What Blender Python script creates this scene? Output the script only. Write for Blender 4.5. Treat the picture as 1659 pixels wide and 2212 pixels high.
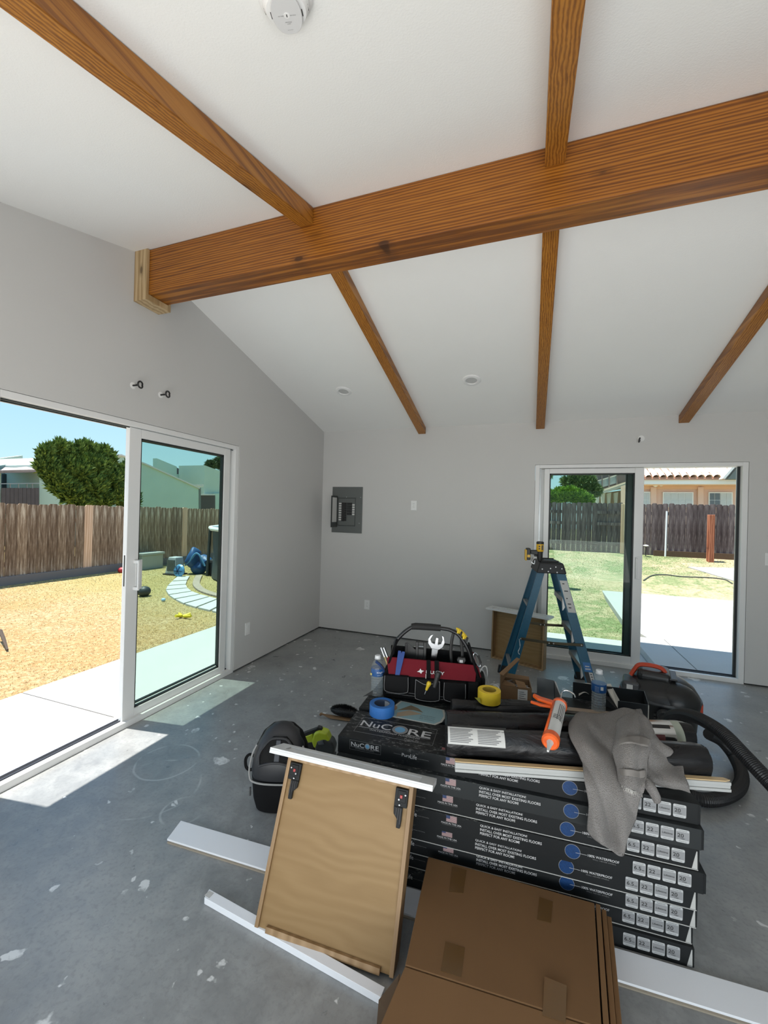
import bpy, math, random
import numpy as np
from mathutils import Vector, Matrix, noise as mnoise
random.seed(7); rng = np.random.default_rng(7)
SC = bpy.context.scene
for _o in list(bpy.data.objects): bpy.data.objects.remove(_o)
COL = SC.collection

# ---------------------------------------------------------------- camera
FOC, CX, CY = 888.95, 829.5, 1106.0
YAW, PITCH, ROLL = .345368, .00263, .02568
_f = Vector((-math.sin(YAW)*math.cos(PITCH), math.cos(YAW)*math.cos(PITCH), math.sin(PITCH)))
_r = Vector((math.cos(YAW), math.sin(YAW), 0)); _u = _r.cross(_f)
RT = _r*math.cos(ROLL)+_u*math.sin(ROLL); UP = -_r*math.sin(ROLL)+_u*math.cos(ROLL); FW = _f
CAM = Vector((0, 0, 1.49))
cd = bpy.data.cameras.new('camera'); co = bpy.data.objects.new('camera', cd); COL.objects.link(co)
cd.sensor_fit = 'HORIZONTAL'; cd.sensor_width = 36; cd.lens = 36*FOC/1659; cd.clip_end = 300; cd.clip_start = .02
m3 = Matrix((RT, UP, -FW)).transposed(); co.matrix_world = Matrix.Translation(CAM) @ m3.to_4x4()
SC.camera = co
def ray(px, py): return (px-CX)/FOC*RT-(py-CY)/FOC*UP+FW
def at(px, py, ax, v):
    d = ray(px, py); i = 'xyz'.index(ax); return CAM+d*((v-CAM[i])/d[i])
def hitp(px, py, p0, n):
    d = ray(px, py); p0 = Vector(p0); n = Vector(n); return CAM+d*((p0-CAM).dot(n)/d.dot(n))

# ---------------------------------------------------------------- exposure, sky, sun, lamps
vs = SC.view_settings; vs.view_transform = 'Standard'; vs.look = 'None'; vs.gamma = 1; vs.use_curve_mapping = False
vs.exposure = 0.0
W = bpy.data.worlds.new('sky'); SC.world = W; W.use_nodes = True
wn = W.node_tree.nodes; wl = W.node_tree.links; wn.clear()
wo = wn.new('ShaderNodeOutputWorld'); bg = wn.new('ShaderNodeBackground'); tc = wn.new('ShaderNodeTexCoord')
sp = wn.new('ShaderNodeSeparateXYZ'); cr = wn.new('ShaderNodeValToRGB')
wl.new(tc.outputs['Generated'], sp.inputs[0]); wl.new(sp.outputs['Z'], cr.inputs[0]); wl.new(cr.outputs[0], bg.inputs[0]); wl.new(bg.outputs[0], wo.inputs[0])
e = cr.color_ramp.elements; e[0].position = 0.0; e[0].color = (.68, .90, .97, 1); e[1].position = .9; e[1].color = (.26, .50, .92, 1)
q = e.new(.10); q.color = (.52, .81, .94, 1); q = e.new(.3); q.color = (.36, .66, .95, 1)
bg.inputs[1].default_value = 1.12
def lamp(kind, name, loc, direction, energy, color=(1, 1, 1), **k):
    l = bpy.data.lights.new(name, kind); o = bpy.data.objects.new(name, l); COL.objects.link(o)
    l.energy = energy; l.color = color; o.location = loc
    o.rotation_euler = Vector(direction).to_track_quat('-Z', 'Y').to_euler()
    for a, b in k.items(): setattr(l, a, b)
    return o
lamp('SUN', 'sun', (-6, 0, 9), (.23, .035, -1), 9.6, (1, .96, .9), angle=.009)
# two added fill lamps, unseen behind the camera, standing in for daylight
lamp('AREA', 'rear_fill_lamp', (.0, -.45, .6), (-.05, .95, 1), 80, (1, .985, .96), shape='RECTANGLE', size=3.8, size_y=1.1)
lamp('AREA', 'rear_left_fill_lamp', (-2.48, .35, .75), (1, .25, .8), 6, (1, .975, .94), shape='RECTANGLE', size=1.4, size_y=1.2)

# ---------------------------------------------------------------- mesh helpers
class MB:
    def __init__(s): s.v = []; s.f = []
    def add(s, vs_, fs): n = len(s.v); s.v += [tuple(p) for p in vs_]; s.f += [tuple(i+n for i in f) for f in fs]; return s
    def box(s, x0, x1, y0, y1, z0, z1, M=None):
        p = [Vector((x, y, z)) for z in (z0, z1) for y in (y0, y1) for x in (x0, x1)]
        if M is not None: p = [M @ a for a in p]
        return s.add(p, [(0, 2, 3, 1), (4, 5, 7, 6), (0, 1, 5, 4), (2, 6, 7, 3), (0, 4, 6, 2), (1, 3, 7, 5)])
    def hexa(s, b, t):   # 4 bottom + 4 top points
        return s.add(list(b)+list(t), [(3, 2, 1, 0), (4, 5, 6, 7), (0, 1, 5, 4), (1, 2, 6, 5), (2, 3, 7, 6), (3, 0, 4, 7)])
    def prism(s, poly, d):  # poly: 3-D points, d: extrusion vector
        n = len(poly); d = Vector(d); p = [Vector(a) for a in poly]
        return s.add(p+[a+d for a in p], [tuple(range(n))[::-1], tuple(range(n, 2*n))]+[(i, (i+1) % n, n+(i+1) % n, n+i) for i in range(n)])
    def tube(s, pts, r, seg=10, caps=True, flat=1.0, upv=None):
        pts = [Vector(p) for p in pts]; n = len(pts); rr = r if isinstance(r, (list, tuple)) else [r]*n
        vs_ = []; prev = None
        for i, p in enumerate(pts):
            t = (pts[min(i+1, n-1)]-pts[max(i-1, 0)]).normalized()
            if prev is None:
                a = Vector(upv) if upv else (Vector((0, 0, 1)) if abs(t.z) < .9 else Vector((1, 0, 0)))
            else: a = prev
            x = (a-t*a.dot(t)).normalized(); y = t.cross(x); prev = x
            for k in range(seg):
                c = 2*math.pi*k/seg; vs_.append(p+(x*math.cos(c)*flat+y*math.sin(c))*rr[i])
        fs = [(i*seg+k, i*seg+(k+1) % seg, (i+1)*seg+(k+1) % seg, (i+1)*seg+k) for i in range(n-1) for k in range(seg)]
        if caps: fs += [tuple(range(seg))[::-1], tuple(range((n-1)*seg, n*seg))]
        return s.add(vs_, fs)
    def lathe(s, prof, seg=24, M=None, closed=False):
        vs_ = []
        for r_, z in prof:
            for k in range(seg):
                c = 2*math.pi*k/seg; p = Vector((r_*math.cos(c), r_*math.sin(c), z)); vs_.append(M @ p if M is not None else p)
        n = len(prof)
        fs = [(i*seg+k, i*seg+(k+1) % seg, ((i+1) % n)*seg+(k+1) % seg, ((i+1) % n)*seg+k) for i in range(n if closed else n-1) for k in range(seg)]
        if not closed:
            if prof[0][0] > 1e-5: fs.append(tuple(range(seg))[::-1])
            if prof[-1][0] > 1e-5: fs.append(tuple(range((n-1)*seg, n*seg)))
        return s.add(vs_, fs)
    def ball(s, c, rx, ry, rz, seg=12, rings=8, M=None):
        vs_ = []; c = Vector(c)
        for i in range(rings+1):
            th = math.pi*i/rings
            for k in range(seg):
                a = 2*math.pi*k/seg; p = Vector((rx*math.sin(th)*math.cos(a), ry*math.sin(th)*math.sin(a), rz*math.cos(th)))
                vs_.append(c+(M @ p if M is not None else p))
        return s.add(vs_, [(i*seg+k, (i+1)*seg+k, (i+1)*seg+(k+1) % seg, i*seg+(k+1) % seg) for i in range(rings) for k in range(seg)])
def mesh(mb, name='m', smooth=False, uv=False):
    me = bpy.data.meshes.new(name); me.from_pydata(mb.v, [], mb.f); me.validate()
    if smooth: me.polygons.foreach_set('use_smooth', [True]*len(me.polygons))
    return me
def obj(name, mb, m=None, parent=None, smooth=False, bevel=0, kind=None, label=None, seg=2, ang=True):
    me = mb if isinstance(mb, bpy.types.Mesh) else mesh(mb, name, smooth)
    o = bpy.data.objects.new(name, me); COL.objects.link(o)
    if m is not None and not me.materials: me.materials.append(m)
    if parent is not None: o.parent = parent
    if bevel:
        b = o.modifiers.new('bevel', 'BEVEL'); b.width = bevel; b.segments = seg; b.limit_method = 'ANGLE'; b.angle_limit = .6
    if smooth and ang:
        try: me.set_sharp_from_angle(angle=.7)
        except Exception: pass
    if kind: o['kind'] = kind
    if label: o['label'] = label
    return o
def tag(o, label, cat, group=None):
    o['label'] = label; o['category'] = cat
    if group: o['group'] = group
    return o
def thing(name, label, cat, loc=(0, 0, 0), rotz=0, group=None, M=None):
    o = bpy.data.objects.new(name, None); COL.objects.link(o); o.empty_display_size = .05
    if M is not None: o.matrix_world = M
    else: o.location = loc; o.rotation_euler = (0, 0, rotz)
    return tag(o, label, cat, group)
def struct(name, mb=None, m=None, parent=None, **k):
    if mb is None:
        o = bpy.data.objects.new(name, None); COL.objects.link(o); o['kind'] = 'structure'; return o
    o = obj(name, mb, m, parent, **k)
    if parent is None: o['kind'] = 'structure'
    return o
def frame_M(o, x, y, z=None):   # matrix from origin and axes
    x = Vector(x).normalized(); y = Vector(y); y = (y-x*y.dot(x)).normalized(); z = x.cross(y)
    m = Matrix((x, y, z)).transposed().to_4x4(); m.translation = Vector(o); return m
def catmull(pts, n=8):
    P_ = [Vector(p) for p in pts]; P_ = [P_[0]*2-P_[1]]+P_+[P_[-1]*2-P_[-2]]; out = []
    for i in range(1, len(P_)-2):
        for k in range(n):
            t = k/n; a, b, c, d = P_[i-1:i+3]
            out.append(.5*((2*b)+(c-a)*t+(2*a-5*b+4*c-d)*t*t+(3*b-a-3*c+d)*t**3))
    return out+[P_[-2]]
TEXTS = {}
def text(name, s, x, y, w, h, m, parent, z=0, M=None, thick=.0003, bold=0, label=None):
    """lettering fitted into the rectangle x..x+w, y..y+h of the local plane M"""
    key = (s, bold)
    if key not in TEXTS:
        c = bpy.data.curves.new('t', 'FONT'); c.body = s; c.offset = bold; c.fill_mode = 'BOTH'; c.resolution_u = 3
        o = bpy.data.objects.new('t', c); COL.objects.link(o); dg = bpy.context.evaluated_depsgraph_get(); me = bpy.data.meshes.new_from_object(o.evaluated_get(dg))
        a = np.zeros(len(me.vertices)*3); me.vertices.foreach_get('co', a); a = a.reshape(-1, 3)
        TEXTS[key] = (a, [tuple(p.vertices) for p in me.polygons]); bpy.data.objects.remove(o)
    a, f = TEXTS[key]; a = a.copy(); mn = a.min(0); mx = a.max(0)
    a[:, 0] = x+(a[:, 0]-mn[0])/(mx[0]-mn[0])*w; a[:, 1] = y+(a[:, 1]-mn[1])/(mx[1]-mn[1])*h; a[:, 2] = z+thick
    mb = MB(); pts = [Vector(p) for p in a]
    if M is not None: pts = [M @ p for p in pts]
    mb.add(pts, f); return obj(name, mb, m, parent, label=label)

# ---------------------------------------------------------------- material helpers
class NT:
    def __init__(s, name):
        s.m = bpy.data.materials.new(name); s.m.use_nodes = True; s.t = s.m.node_tree; s.n = s.t.nodes; s.b = s.n['Principled BSDF']; s.out = s.n['Material Output']
        s.co = s.n.new('ShaderNodeTexCoord').outputs['Object']
    def link(s, a, b): s.t.links.new(a, b)
    def map(s, scale=(1, 1, 1), rot=(0, 0, 0), loc=(0, 0, 0), src=None):
        n = s.n.new('ShaderNodeMapping'); n.inputs['Scale'].default_value = scale; n.inputs['Rotation'].default_value = rot; n.inputs['Location'].default_value = loc
        s.link(src or s.co, n.inputs[0]); return n.outputs[0]
    def noise(s, scale, detail=4, rough=.55, src=None, dist=0, out='Fac'):
        n = s.n.new('ShaderNodeTexNoise'); n.inputs['Scale'].default_value = scale; n.inputs['Detail'].default_value = detail; n.inputs['Roughness'].default_value = rough; n.inputs['Distortion'].default_value = dist
        s.link(src or s.co, n.inputs['Vector']); return n.outputs[out]
    def vor(s, scale, src=None, feature='F1', out='Distance', rnd=1):
        n = s.n.new('ShaderNodeTexVoronoi'); n.feature = feature; n.inputs['Scale'].default_value = scale; n.inputs['Randomness'].default_value = rnd
        s.link(src or s.co, n.inputs['Vector']); return n.outputs[out]
    def wave(s, scale, dist, detail=2, dscale=1, src=None, direction='X', typ='BANDS', rough=.5):
        n = s.n.new('ShaderNodeTexWave'); n.wave_type = typ
        if typ == 'BANDS': n.bands_direction = direction
        else: n.rings_direction = direction
        n.inputs['Scale'].default_value = scale; n.inputs['Distortion'].default_value = dist; n.inputs['Detail'].default_value = detail; n.inputs['Detail Scale'].default_value = dscale; n.inputs['Detail Roughness'].default_value = rough
        s.link(src or s.co, n.inputs['Vector']); return n.outputs['Fac']
    def ramp(s, fac, *stops, interp='LINEAR'):
        n = s.n.new('ShaderNodeValToRGB'); n.color_ramp.interpolation = interp; el = n.color_ramp.elements
        for i, (p, c) in enumerate(stops):
            c = (c, c, c, 1) if isinstance(c, (int, float)) else tuple(c)+(1,)*(4-len(c))
            x = el[i] if i < 2 else el.new(p)
            x.position = p; x.color = c
        s.link(fac, n.inputs[0]); return n.outputs[0]
    def mix(s, fac, a, b, mode='MIX'):
        n = s.n.new('ShaderNodeMix'); n.data_type = 'RGBA'; n.blend_type = mode
        for k, v in ((0, fac), (6, a), (7, b)):
            if isinstance(v, bpy.types.NodeSocket): s.link(v, n.inputs[k])
            elif k == 0: n.inputs[0].default_value = v
            else: n.inputs[k].default_value = tuple(v)+(1,)*(4-len(v)) if not isinstance(v, (int, float)) else (v, v, v, 1)
        return n.outputs[2]
    def math(s, op, a, b=None):
        n = s.n.new('ShaderNodeMath'); n.operation = op
        for i, v in enumerate((a, b)):
            if v is None: continue
            if isinstance(v, bpy.types.NodeSocket): s.link(v, n.inputs[i])
            else: n.inputs[i].default_value = v
        return n.outputs[0]
    def sep(s, src=None):
        n = s.n.new('ShaderNodeSeparateXYZ'); s.link(src or s.co, n.inputs[0]); return n.outputs
    def rand(s):
        return s.n.new('ShaderNodeObjectInfo').outputs['Random']
    def bump(s, h, strength=.3, dist=.01):
        n = s.n.new('ShaderNodeBump'); n.inputs['Strength'].default_value = strength; n.inputs['Distance'].default_value = dist
        s.link(h, n.inputs['Height']); s.link(n.outputs[0], s.b.inputs['Normal']); return s
    def set(s, col=None, rough=None, metal=None, spec=None, coat=None, sheen=None, trans=None, ior=None):
        for k, v in (('Base Color', col), ('Roughness', rough), ('Metallic', metal), ('Specular IOR Level', spec), ('Coat Weight', coat), ('Sheen Weight', sheen), ('Transmission Weight', trans), ('IOR', ior)):
            if v is None: continue
            if isinstance(v, bpy.types.NodeSocket): s.link(v, s.b.inputs[k])
            elif k == 'Base Color': s.b.inputs[k].default_value = tuple(v)+(1,)
            else: s.b.inputs[k].default_value = v
        return s
MC = {}
def P(name, col, rough=.5, metal=0, spec=.5, nz=0, ns=40, bump=0, bs=200, coat=0):
    """plain paint / plastic / metal with slight mottling"""
    if name in MC: return MC[name]
    t = NT(name); c = col
    if nz:
        c = t.mix(t.noise(ns, 5), tuple(max(0, a*(1-nz)) for a in col), tuple(min(1, a*(1+nz)) for a in col))
    t.set(c, rough, metal, spec, coat)
    if bump: t.bump(t.noise(bs, 3), bump, .002)
    MC[name] = t.m; return t.m
def wood(name, axis, dark, mid, light, fine=60, stretch=.06, rough=.45, knots=True, ring=1.0, ksc=2.2, var=0):
    t = NT(name); s = [1, 1, 1]; s['xyz'.index(axis)] = stretch
    src = t.map(s); big = t.map([a*(.5 if a == 1 else 1) for a in s])
    warp = t.noise(3.0, 3, .5, big)
    base = t.noise(fine, 4, .6, src, .4); med = t.noise(fine*.25, 3, .55, src, 1.2)
    g = t.wave(14*ring, 7, 3, 1.3, src, direction={'x': 'Z', 'y': 'X', 'z': 'X'}[axis], rough=.6)
    f = t.math('ADD', t.math('MULTIPLY', g, .45), t.math('ADD', t.math('MULTIPLY', base, .25), t.math('MULTIPLY', med, .3)))
    c = t.ramp(f, (.22, dark), (.5, mid), (.78, light))
    c = t.mix(t.ramp(warp, (.35, 0.0), (.7, 1.0)), c, t.mix(1.0, c, (.78, .72, .66), 'MULTIPLY'))
    if knots:
        ks = {'x': (.5, .1, 1), 'y': (1, .4, .1), 'z': (1, .1, .4)}[axis]
        d = t.vor(ksc*2.2, t.map(ks, loc=(3.1, 1.7, .4))); k = t.ramp(d, (.0, 1.0), (.08, .85), (.10, .35), (.20, 0.0))
        c = t.mix(k, c, tuple(a*.35 for a in dark))
    if var: c = t.mix(t.math('MULTIPLY', t.rand(), var), c, t.mix(1.0, c, (.55, .5, .45), 'MULTIPLY'))
    t.set(c, rough); t.bump(f, .15, .002); return t.m
def glassy(name, tint, refl=.12, rough=0.0):
    m = bpy.data.materials.new(name); m.use_nodes = True; n = m.node_tree.nodes; l = m.node_tree.links; n.clear()
    o = n.new('ShaderNodeOutputMaterial'); tr = n.new('ShaderNodeBsdfTransparent'); gl = n.new('ShaderNodeBsdfGlossy'); mx = n.new('ShaderNodeMixShader'); lw = n.new('ShaderNodeLayerWeight')
    tr.inputs[0].default_value = tuple(tint)+(1,); gl.inputs['Roughness'].default_value = rough; lw.inputs[0].default_value = refl
    lw.inputs[0].default_value = .5; pw = n.new('ShaderNodeMath'); pw.operation = 'POWER'; pw.inputs[1].default_value = 5; ml = n.new('ShaderNodeMath'); ml.operation = 'MULTIPLY_ADD'; ml.inputs[1].default_value = .5; ml.inputs[2].default_value = refl*.08
    l.new(lw.outputs['Facing'], pw.inputs[0]); l.new(pw.outputs[0], ml.inputs[0]); l.new(ml.outputs[0], mx.inputs[0]); l.new(tr.outputs[0], mx.inputs[1]); l.new(gl.outputs[0], mx.inputs[2]); l.new(mx.outputs[0], o.inputs[0]); return m
# ---------------------------------------------------------------- materials of the room
XL, YB, XR, YR = -2.532, 4.694, 4.2, -.6
def mk_wall(name, c, b=.12):
    t = NT(name); t.set(t.mix(t.noise(3, 4), tuple(a*.97 for a in c), c), .85, spec=.2); t.bump(t.noise(140, 3), b, .002); return t.m
M_WALL = mk_wall('wall_paint', (.60, .595, .58)); M_WALLD = M_WALL; M_CEIL = mk_wall('ceiling_paint', (.84, .84, .82), .35)
def mk_floor():
    t = NT('concrete_floor')
    a = t.noise(1.6, 7, .62); b = t.noise(9, 6, .65, dist=.6); c = t.noise(60, 4, .6)
    col = t.ramp(a, (.3, (.175, .18, .18)), (.5, (.25, .258, .258)), (.72, (.34, .348, .34)))
    col = t.mix(t.ramp(b, (.42, 0.0), (.75, .55)), col, (.40, .41, .40))
    col = t.mix(t.ramp(c, (.35, .35), (.5, 0.0)), col, (.17, .175, .175))
    def splat(scale, lo, hi, loc, keep):
        nz = t.noise(7, 4, .6, out='Color'); s = t.mix(.14, t.co, nz, 'ADD'); mp = t.map(loc=loc, src=s)
        d = t.vor(scale, mp); r = t.vor(scale, mp, out='Color'); return t.math('MULTIPLY', t.ramp(d, (lo, 1.0), (hi, 0.0)), t.ramp(t.sep(r)[0], (keep-.01, 0.0), (keep, 1.0)))
    m1 = splat(2.6, .12, .135, (0, 0, 0), .50); m2 = splat(6.0, .13, .15, (3.3, 1.2, 0), .66); m3 = splat(16, .14, .2, (.7, 5.2, 0), .8)
    patch = t.ramp(t.noise(14, 5, .7), (.38, .2), (.52, 1.0))
    for k in (m1, m2, m3): col = t.mix(t.math('MULTIPLY', t.math('MULTIPLY', k, patch), .95), col, (.68, .69, .68))
    sx = t.sep()
    def ring(cx, cy, rad, w, lo):
        dx = t.math('SUBTRACT', sx[0], cx); dy = t.math('SUBTRACT', sx[1], cy)
        d = t.math('SQRT', t.math('ADD', t.math('MULTIPLY', dx, dx), t.math('MULTIPLY', dy, dy)))
        d = t.math('ABSOLUTE', t.math('SUBTRACT', t.math('ADD', d, t.math('MULTIPLY', t.noise(2.5, 2), .06)), rad+.03))
        return t.math('MULTIPLY', t.ramp(d, (w*.5, .55), (w, 0.0)), t.ramp(t.noise(5, 3), (lo, 0.0), (lo+.12, 1.0)))
    c1 = at(362, 1645, 'z', 0); c2 = at(330, 1700, 'z', 0); c3 = at(392, 1752, 'z', 0)
    for cc, rr, lo in ((c1, .17, .36), (c2, .24, .5), (c3, .1, .45)): col = t.mix(ring(cc.x, cc.y, rr, .006, lo), col, (.55, .56, .56))
    t.set(col, t.ramp(b, (.3, .26), (.7, .44)), spec=.6); t.bump(t.math('ADD', b, t.math('MULTIPLY', c, .4)), .12, .004); return t.m
M_FLOOR = mk_floor()
M_VINYL = P('white_vinyl', (.78, .78, .77), .35, spec=.5); M_GASK = P('black_gasket', (.012, .014, .015), .5); M_BRONZE = P('dark_frame', (.03, .04, .04), .45)
M_TRACK = P('dark_track', (.05, .055, .07), .4, .3); M_GLASS = glassy('green_tinted_glass', (.855, .915, .89), .08); M_STEEL = P('galvanised_steel', (.42, .43, .43), .35, .9)
M_DARKGAP = P('dark_gap', (.03, .028, .025), .9)
BD, BMc, BL = (.16, .055, .014), (.36, .145, .035), (.52, .245, .075)
M_BEAMX = wood('stained_fir_ridge', 'x', (.13, .040, .005), (.27, .090, .009), (.40, .155, .018), 90, .04, .42, True, 1.5, 2.6)
M_BEAMY = wood('stained_fir_rafter', 'y', (.19, .065, .008), (.34, .13, .014), (.46, .20, .028), 90, .04, .42, True, 1.8, 1.6)
M_PINE = wood('pale_pine', 'z', (.36, .24, .11), (.50, .36, .19), (.60, .46, .27), 60, .1, .5, True, .6, 4)

# ---------------------------------------------------------------- room shell
def zfar(y): return 2.507+.27*(4.694-y)
def znear(y): return 3.19+.27*(y-1.996)
YA = 2.0814; ZA = zfar(YA)
def ztop(y): return min(zfar(y), znear(y))
G = .014
struct('floor', MB().box(-2.68, XR+.15, YR-.15, 4.84, -.12, 0), M_FLOOR)
def gable(x0, x1, spans):
    mb = MB()
    for y0, y1, z0 in spans:
        ys = [y0]+([YA] if y0 < YA < y1 else [])+[y1]
        mb.prism([(x0, y0, z0), (x0, y1, z0)]+[(x0, y, ztop(y)+.02) for y in reversed(ys)], (x1-x0, 0, 0))
    return mb
wl_ = struct('wall_left', gable(-2.68, XL, [(YR-.15, -.35, G), (-.35, 1.0, 2.1), (1.0, 1.25, G), (1.25, 3.09, 2.068), (3.09, 4.84, G)]).box(-2.68, XL, -.35, 1.0, G, .1), M_WALLD)
obj('sill_plate', MB().box(-2.66, XL-.018, 3.1, 4.8, 0, .02).box(-2.66, XL-.018, YR, -.35, 0, .02).box(-2.66, XL-.018, 1.0, 1.24, 0, .02), M_DARKGAP, wl_)
wb_ = struct('wall_back', MB().box(-2.532, .022, YB, 4.84, G, 2.53).box(.022, 1.870, YB, 4.84, 2.05, 2.53).box(1.870, XR+.15, YB, 4.84, G, 2.53), M_WALL)
obj('sill_plate', MB().box(-2.50, .02, YB+.018, 4.82, 0, .02).box(1.875, XR, YB+.018, 4.82, 0, .02), M_DARKGAP, wb_)
struct('wall_right', gable(XR, XR+.15, [(YR-.15, 4.84, 0)]), M_WALL)
struct('wall_rear', MB().box(-2.532, -1.2, YR-.15, YR, 0, 2.51).box(-1.2, 2.8, YR-.15, YR, 2.1, 2.51).box(2.8, XR, YR-.15, YR, 0, 2.51), M_WALL)  # the wide opening is made up, to let fill light in from behind
mb = MB(); x0, x1 = -2.68, XR+.15
mb.prism([(x0, YA, ZA), (x0, 5.75, zfar(5.75)), (x0, 5.75, zfar(5.75)+.18), (x0, YA, ZA+.18)][::-1], (x1-x0, 0, 0))
mb.prism([(x0, YA, ZA), (x0, YA, ZA+.18), (x0, -1.4, znear(-1.4)+.18), (x0, -1.4, znear(-1.4))][::-1], (x1-x0, 0, 0))
struct('ceiling', mb, M_CEIL)

# beams
rb = obj('ridge_beam', MB().prism([(-2.525, 2.02, 2.90), (-2.525, 2.175, 2.90), (-2.525, 2.175, 3.186), (-2.525, 2.081, 3.211), (-2.525, 2.02, 3.194)][::-1], (6.7, 0, 0)), M_BEAMX, bevel=.004)
tag(rb, 'massive stained ridge beam running across the room under the ceiling peak', 'beam')
RX = [-1.237, .061, 1.353]
DEP = .075
for i, x in enumerate(RX):
    o = obj('rafter', MB().prism([(x-.043, 2.177, 3.185), (x-.043, 4.692, 2.505), (x-.043, 4.692, 2.505-DEP), (x-.043, 2.177, 3.185-DEP)], (.086, 0, 0)), M_BEAMY, bevel=.003)
    tag(o, ['brown rafter running down from the ridge beam to the wall between the two recessed lights', 'brown rafter running down from the ridge to the wall left of the far door', 'brown rafter running down to the wall above the open half of the far glass door'][i], 'beam')
DN = .092
for i, x in enumerate(RX):
    o = obj('rafter', MB().prism([(x-.043, 2.018, 3.193), (x-.043, 2.018, 3.193-DN), (x-.043, YR+.002, znear(YR)-DN), (x-.043, YR+.002, znear(YR)-.002)], (.086, 0, 0)), M_BEAMY, bevel=.003)
    tag(o, ['brown rafter running from the ridge beam to the upper left past the smoke detector', 'brown rafter running from the ridge beam straight over the camera, right of the smoke detector', 'brown rafter over the right side of the camera, rightmost on the near ceiling slope'][i], 'beam')
br = thing('beam_bracket', 'pale pine box bracket holding the left end of the ridge beam on the wall', 'bracket', (XL+.001, 2.0, 2.858))
obj('side_board', MB().box(0, .112, 0, .019, .0, .333), M_PINE, br, bevel=.0015)
obj('side_board', MB().box(0, .112, .176, .196, .0, .31), M_PINE, br, bevel=.0015)
obj('bottom_board', MB().box(0, .112, .0192, .1758, .0, .040), M_PINE, br, bevel=.0015)

# recessed lights and the smoke detector lie in the sloping ceiling
def slopeM(x, y, far=True):
    if far: return frame_M((x, y, zfar(y)), (1, 0, 0), (0, -1, .27))
    return frame_M((x, y, znear(y)), (1, 0, 0), (0, -1, -.27))
M_TRIMW = P('white_trim', (.80, .80, .79), .4); M_LENS = P('lamp_diffuser', (.52, .52, .51), .3)
for i, (x, y) in enumerate(((-1.858, 3.84), (-.555, 3.835))):
    t = thing('recessed_light', ['round white recessed light in the sloping ceiling nearest the left corner', 'round white recessed light in the sloping ceiling between the two middle rafters'][i], 'ceiling light', M=slopeM(x, y))
    obj('trim_ring', MB().lathe([(.052, .002), (.055, .012), (.070, .013), (.082, .008), (.085, 0)][::-1], 36), M_TRIMW, t, True)
    obj('diffuser', MB().lathe([(.0515, .003), (.03, .0035), (0, .0025)], 32), M_LENS, t, True)
# z axis of slopeM: x cross y -> points out of or into the room; make sure it points down
t = thing('smoke_detector', 'round white smoke detector on the near ceiling slope at the top of the picture', 'smoke detector', M=frame_M((-.676, .962, znear(.962)), (.94, .30, .081), (-.3, .94, .254))@Matrix.Rotation(math.pi, 4, 'X'))
obj('base', MB().lathe([(.074, 0), (.074, .008), (.068, .012), (0, .012)], 40), M_TRIMW, t, True)
obj('housing', MB().lathe([(.064, .010), (.064, .022), (.055, .034), (.03, .037), (0, .038)], 40), M_TRIMW, t, True)
poly = [(.042*math.copysign(abs(math.cos(a))**.75, math.cos(a)), (.060*math.sin(a))) for a in [2*math.pi*k/36 for k in range(36)]]
obj('face_plate', MB().prism([(a, b, .0375) for a, b in poly], (0, 0, .004)), P('plate_white', (.66, .66, .66), .45), t, bevel=.0015)
MK = P('print_black', (.015, .015, .015), .5); MGY = P('print_grey', (.12, .12, .125), .6)
for sx in (-1, 1):
    for k in range(5): obj('vent_slot', MB().box(sx*.0435+sx*k*.0042-.0012, sx*.0435+sx*k*.0042+.0012, -.014, .006, .028-.003*k, .0365-.0028*k), MK, t)
obj('test_button', MB().lathe([(.0085, .041), (.0085, .0425), (0, .0425)], 24), M_TRIMW, t, True)
obj('button_slot', MB().box(-.0012, .0012, -.004, .004, .0425, .043), MK, t)
for k in range(4):
    s_, y_, w_, h_ = (('TEST WEEKLY - PUSH AND HOLD', -.006, .05, .0026), ('SMOKE', -.026, .018, .003), ('ALARM', -.031, .010, .0026), ('do not paint', -.050, .016, .002))[k]
    text('lettering', s_, -w_/2, y_+.004, w_, h_, MGY, t, .0417)
# orientation fix: lettering must be readable from below with the ridge side down in the picture
# wire loops
def loop_thing(M, label, r=.021, ps='left'):
    t = thing('cable_loop', label, 'cable', M=M)
    obj('stub', MB().tube([(0, 0, 0), (0, 0, .04)], .006, 8), MK, t, True)
    ring = [(r*math.cos(a), r*math.sin(a), .06+.012*math.sin(a*.5)) for a in [2*math.pi*k/20+.3 for k in range(21)]]
    obj('loop', MB().tube(ring, .0055, 8), MK, t, True)
    obj('patch', MB().lathe([(.022, 0), (.018, .0012), (0, .0015)], 20), M_CEIL, t, True)
    return t
loop_thing(frame_M((XL, 2.013, 2.30), (0, 1, 0), (0, 0, 1)), 'black cable loop on the left wall over the open door, the left of two')
loop_thing(frame_M((XL, 2.232, 2.298), (0, 1, 0), (0, 0, 1)), 'black cable loop on the left wall over the glass panel, the right of two')
t = thing('cable_loop', 'short black cable end on the far wall above the glass door', 'cable', M=frame_M((.985, YB, 2.275), (1, 0, 0), (0, 0, 1)))
obj('cable_end', MB().tube([(0, 0, 0), (-.004, -.004, .03), (-.012, -.022, .045), (-.010, .006, .05), (-.004, .018, .04)], .0075, 8), MK, t, True); obj('patch', MB().lathe([(.03, 0), (.026, .0012), (0, .0015)], 20, Matrix.Translation((.016, .02, 0))), M_CEIL, t, True)

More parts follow.
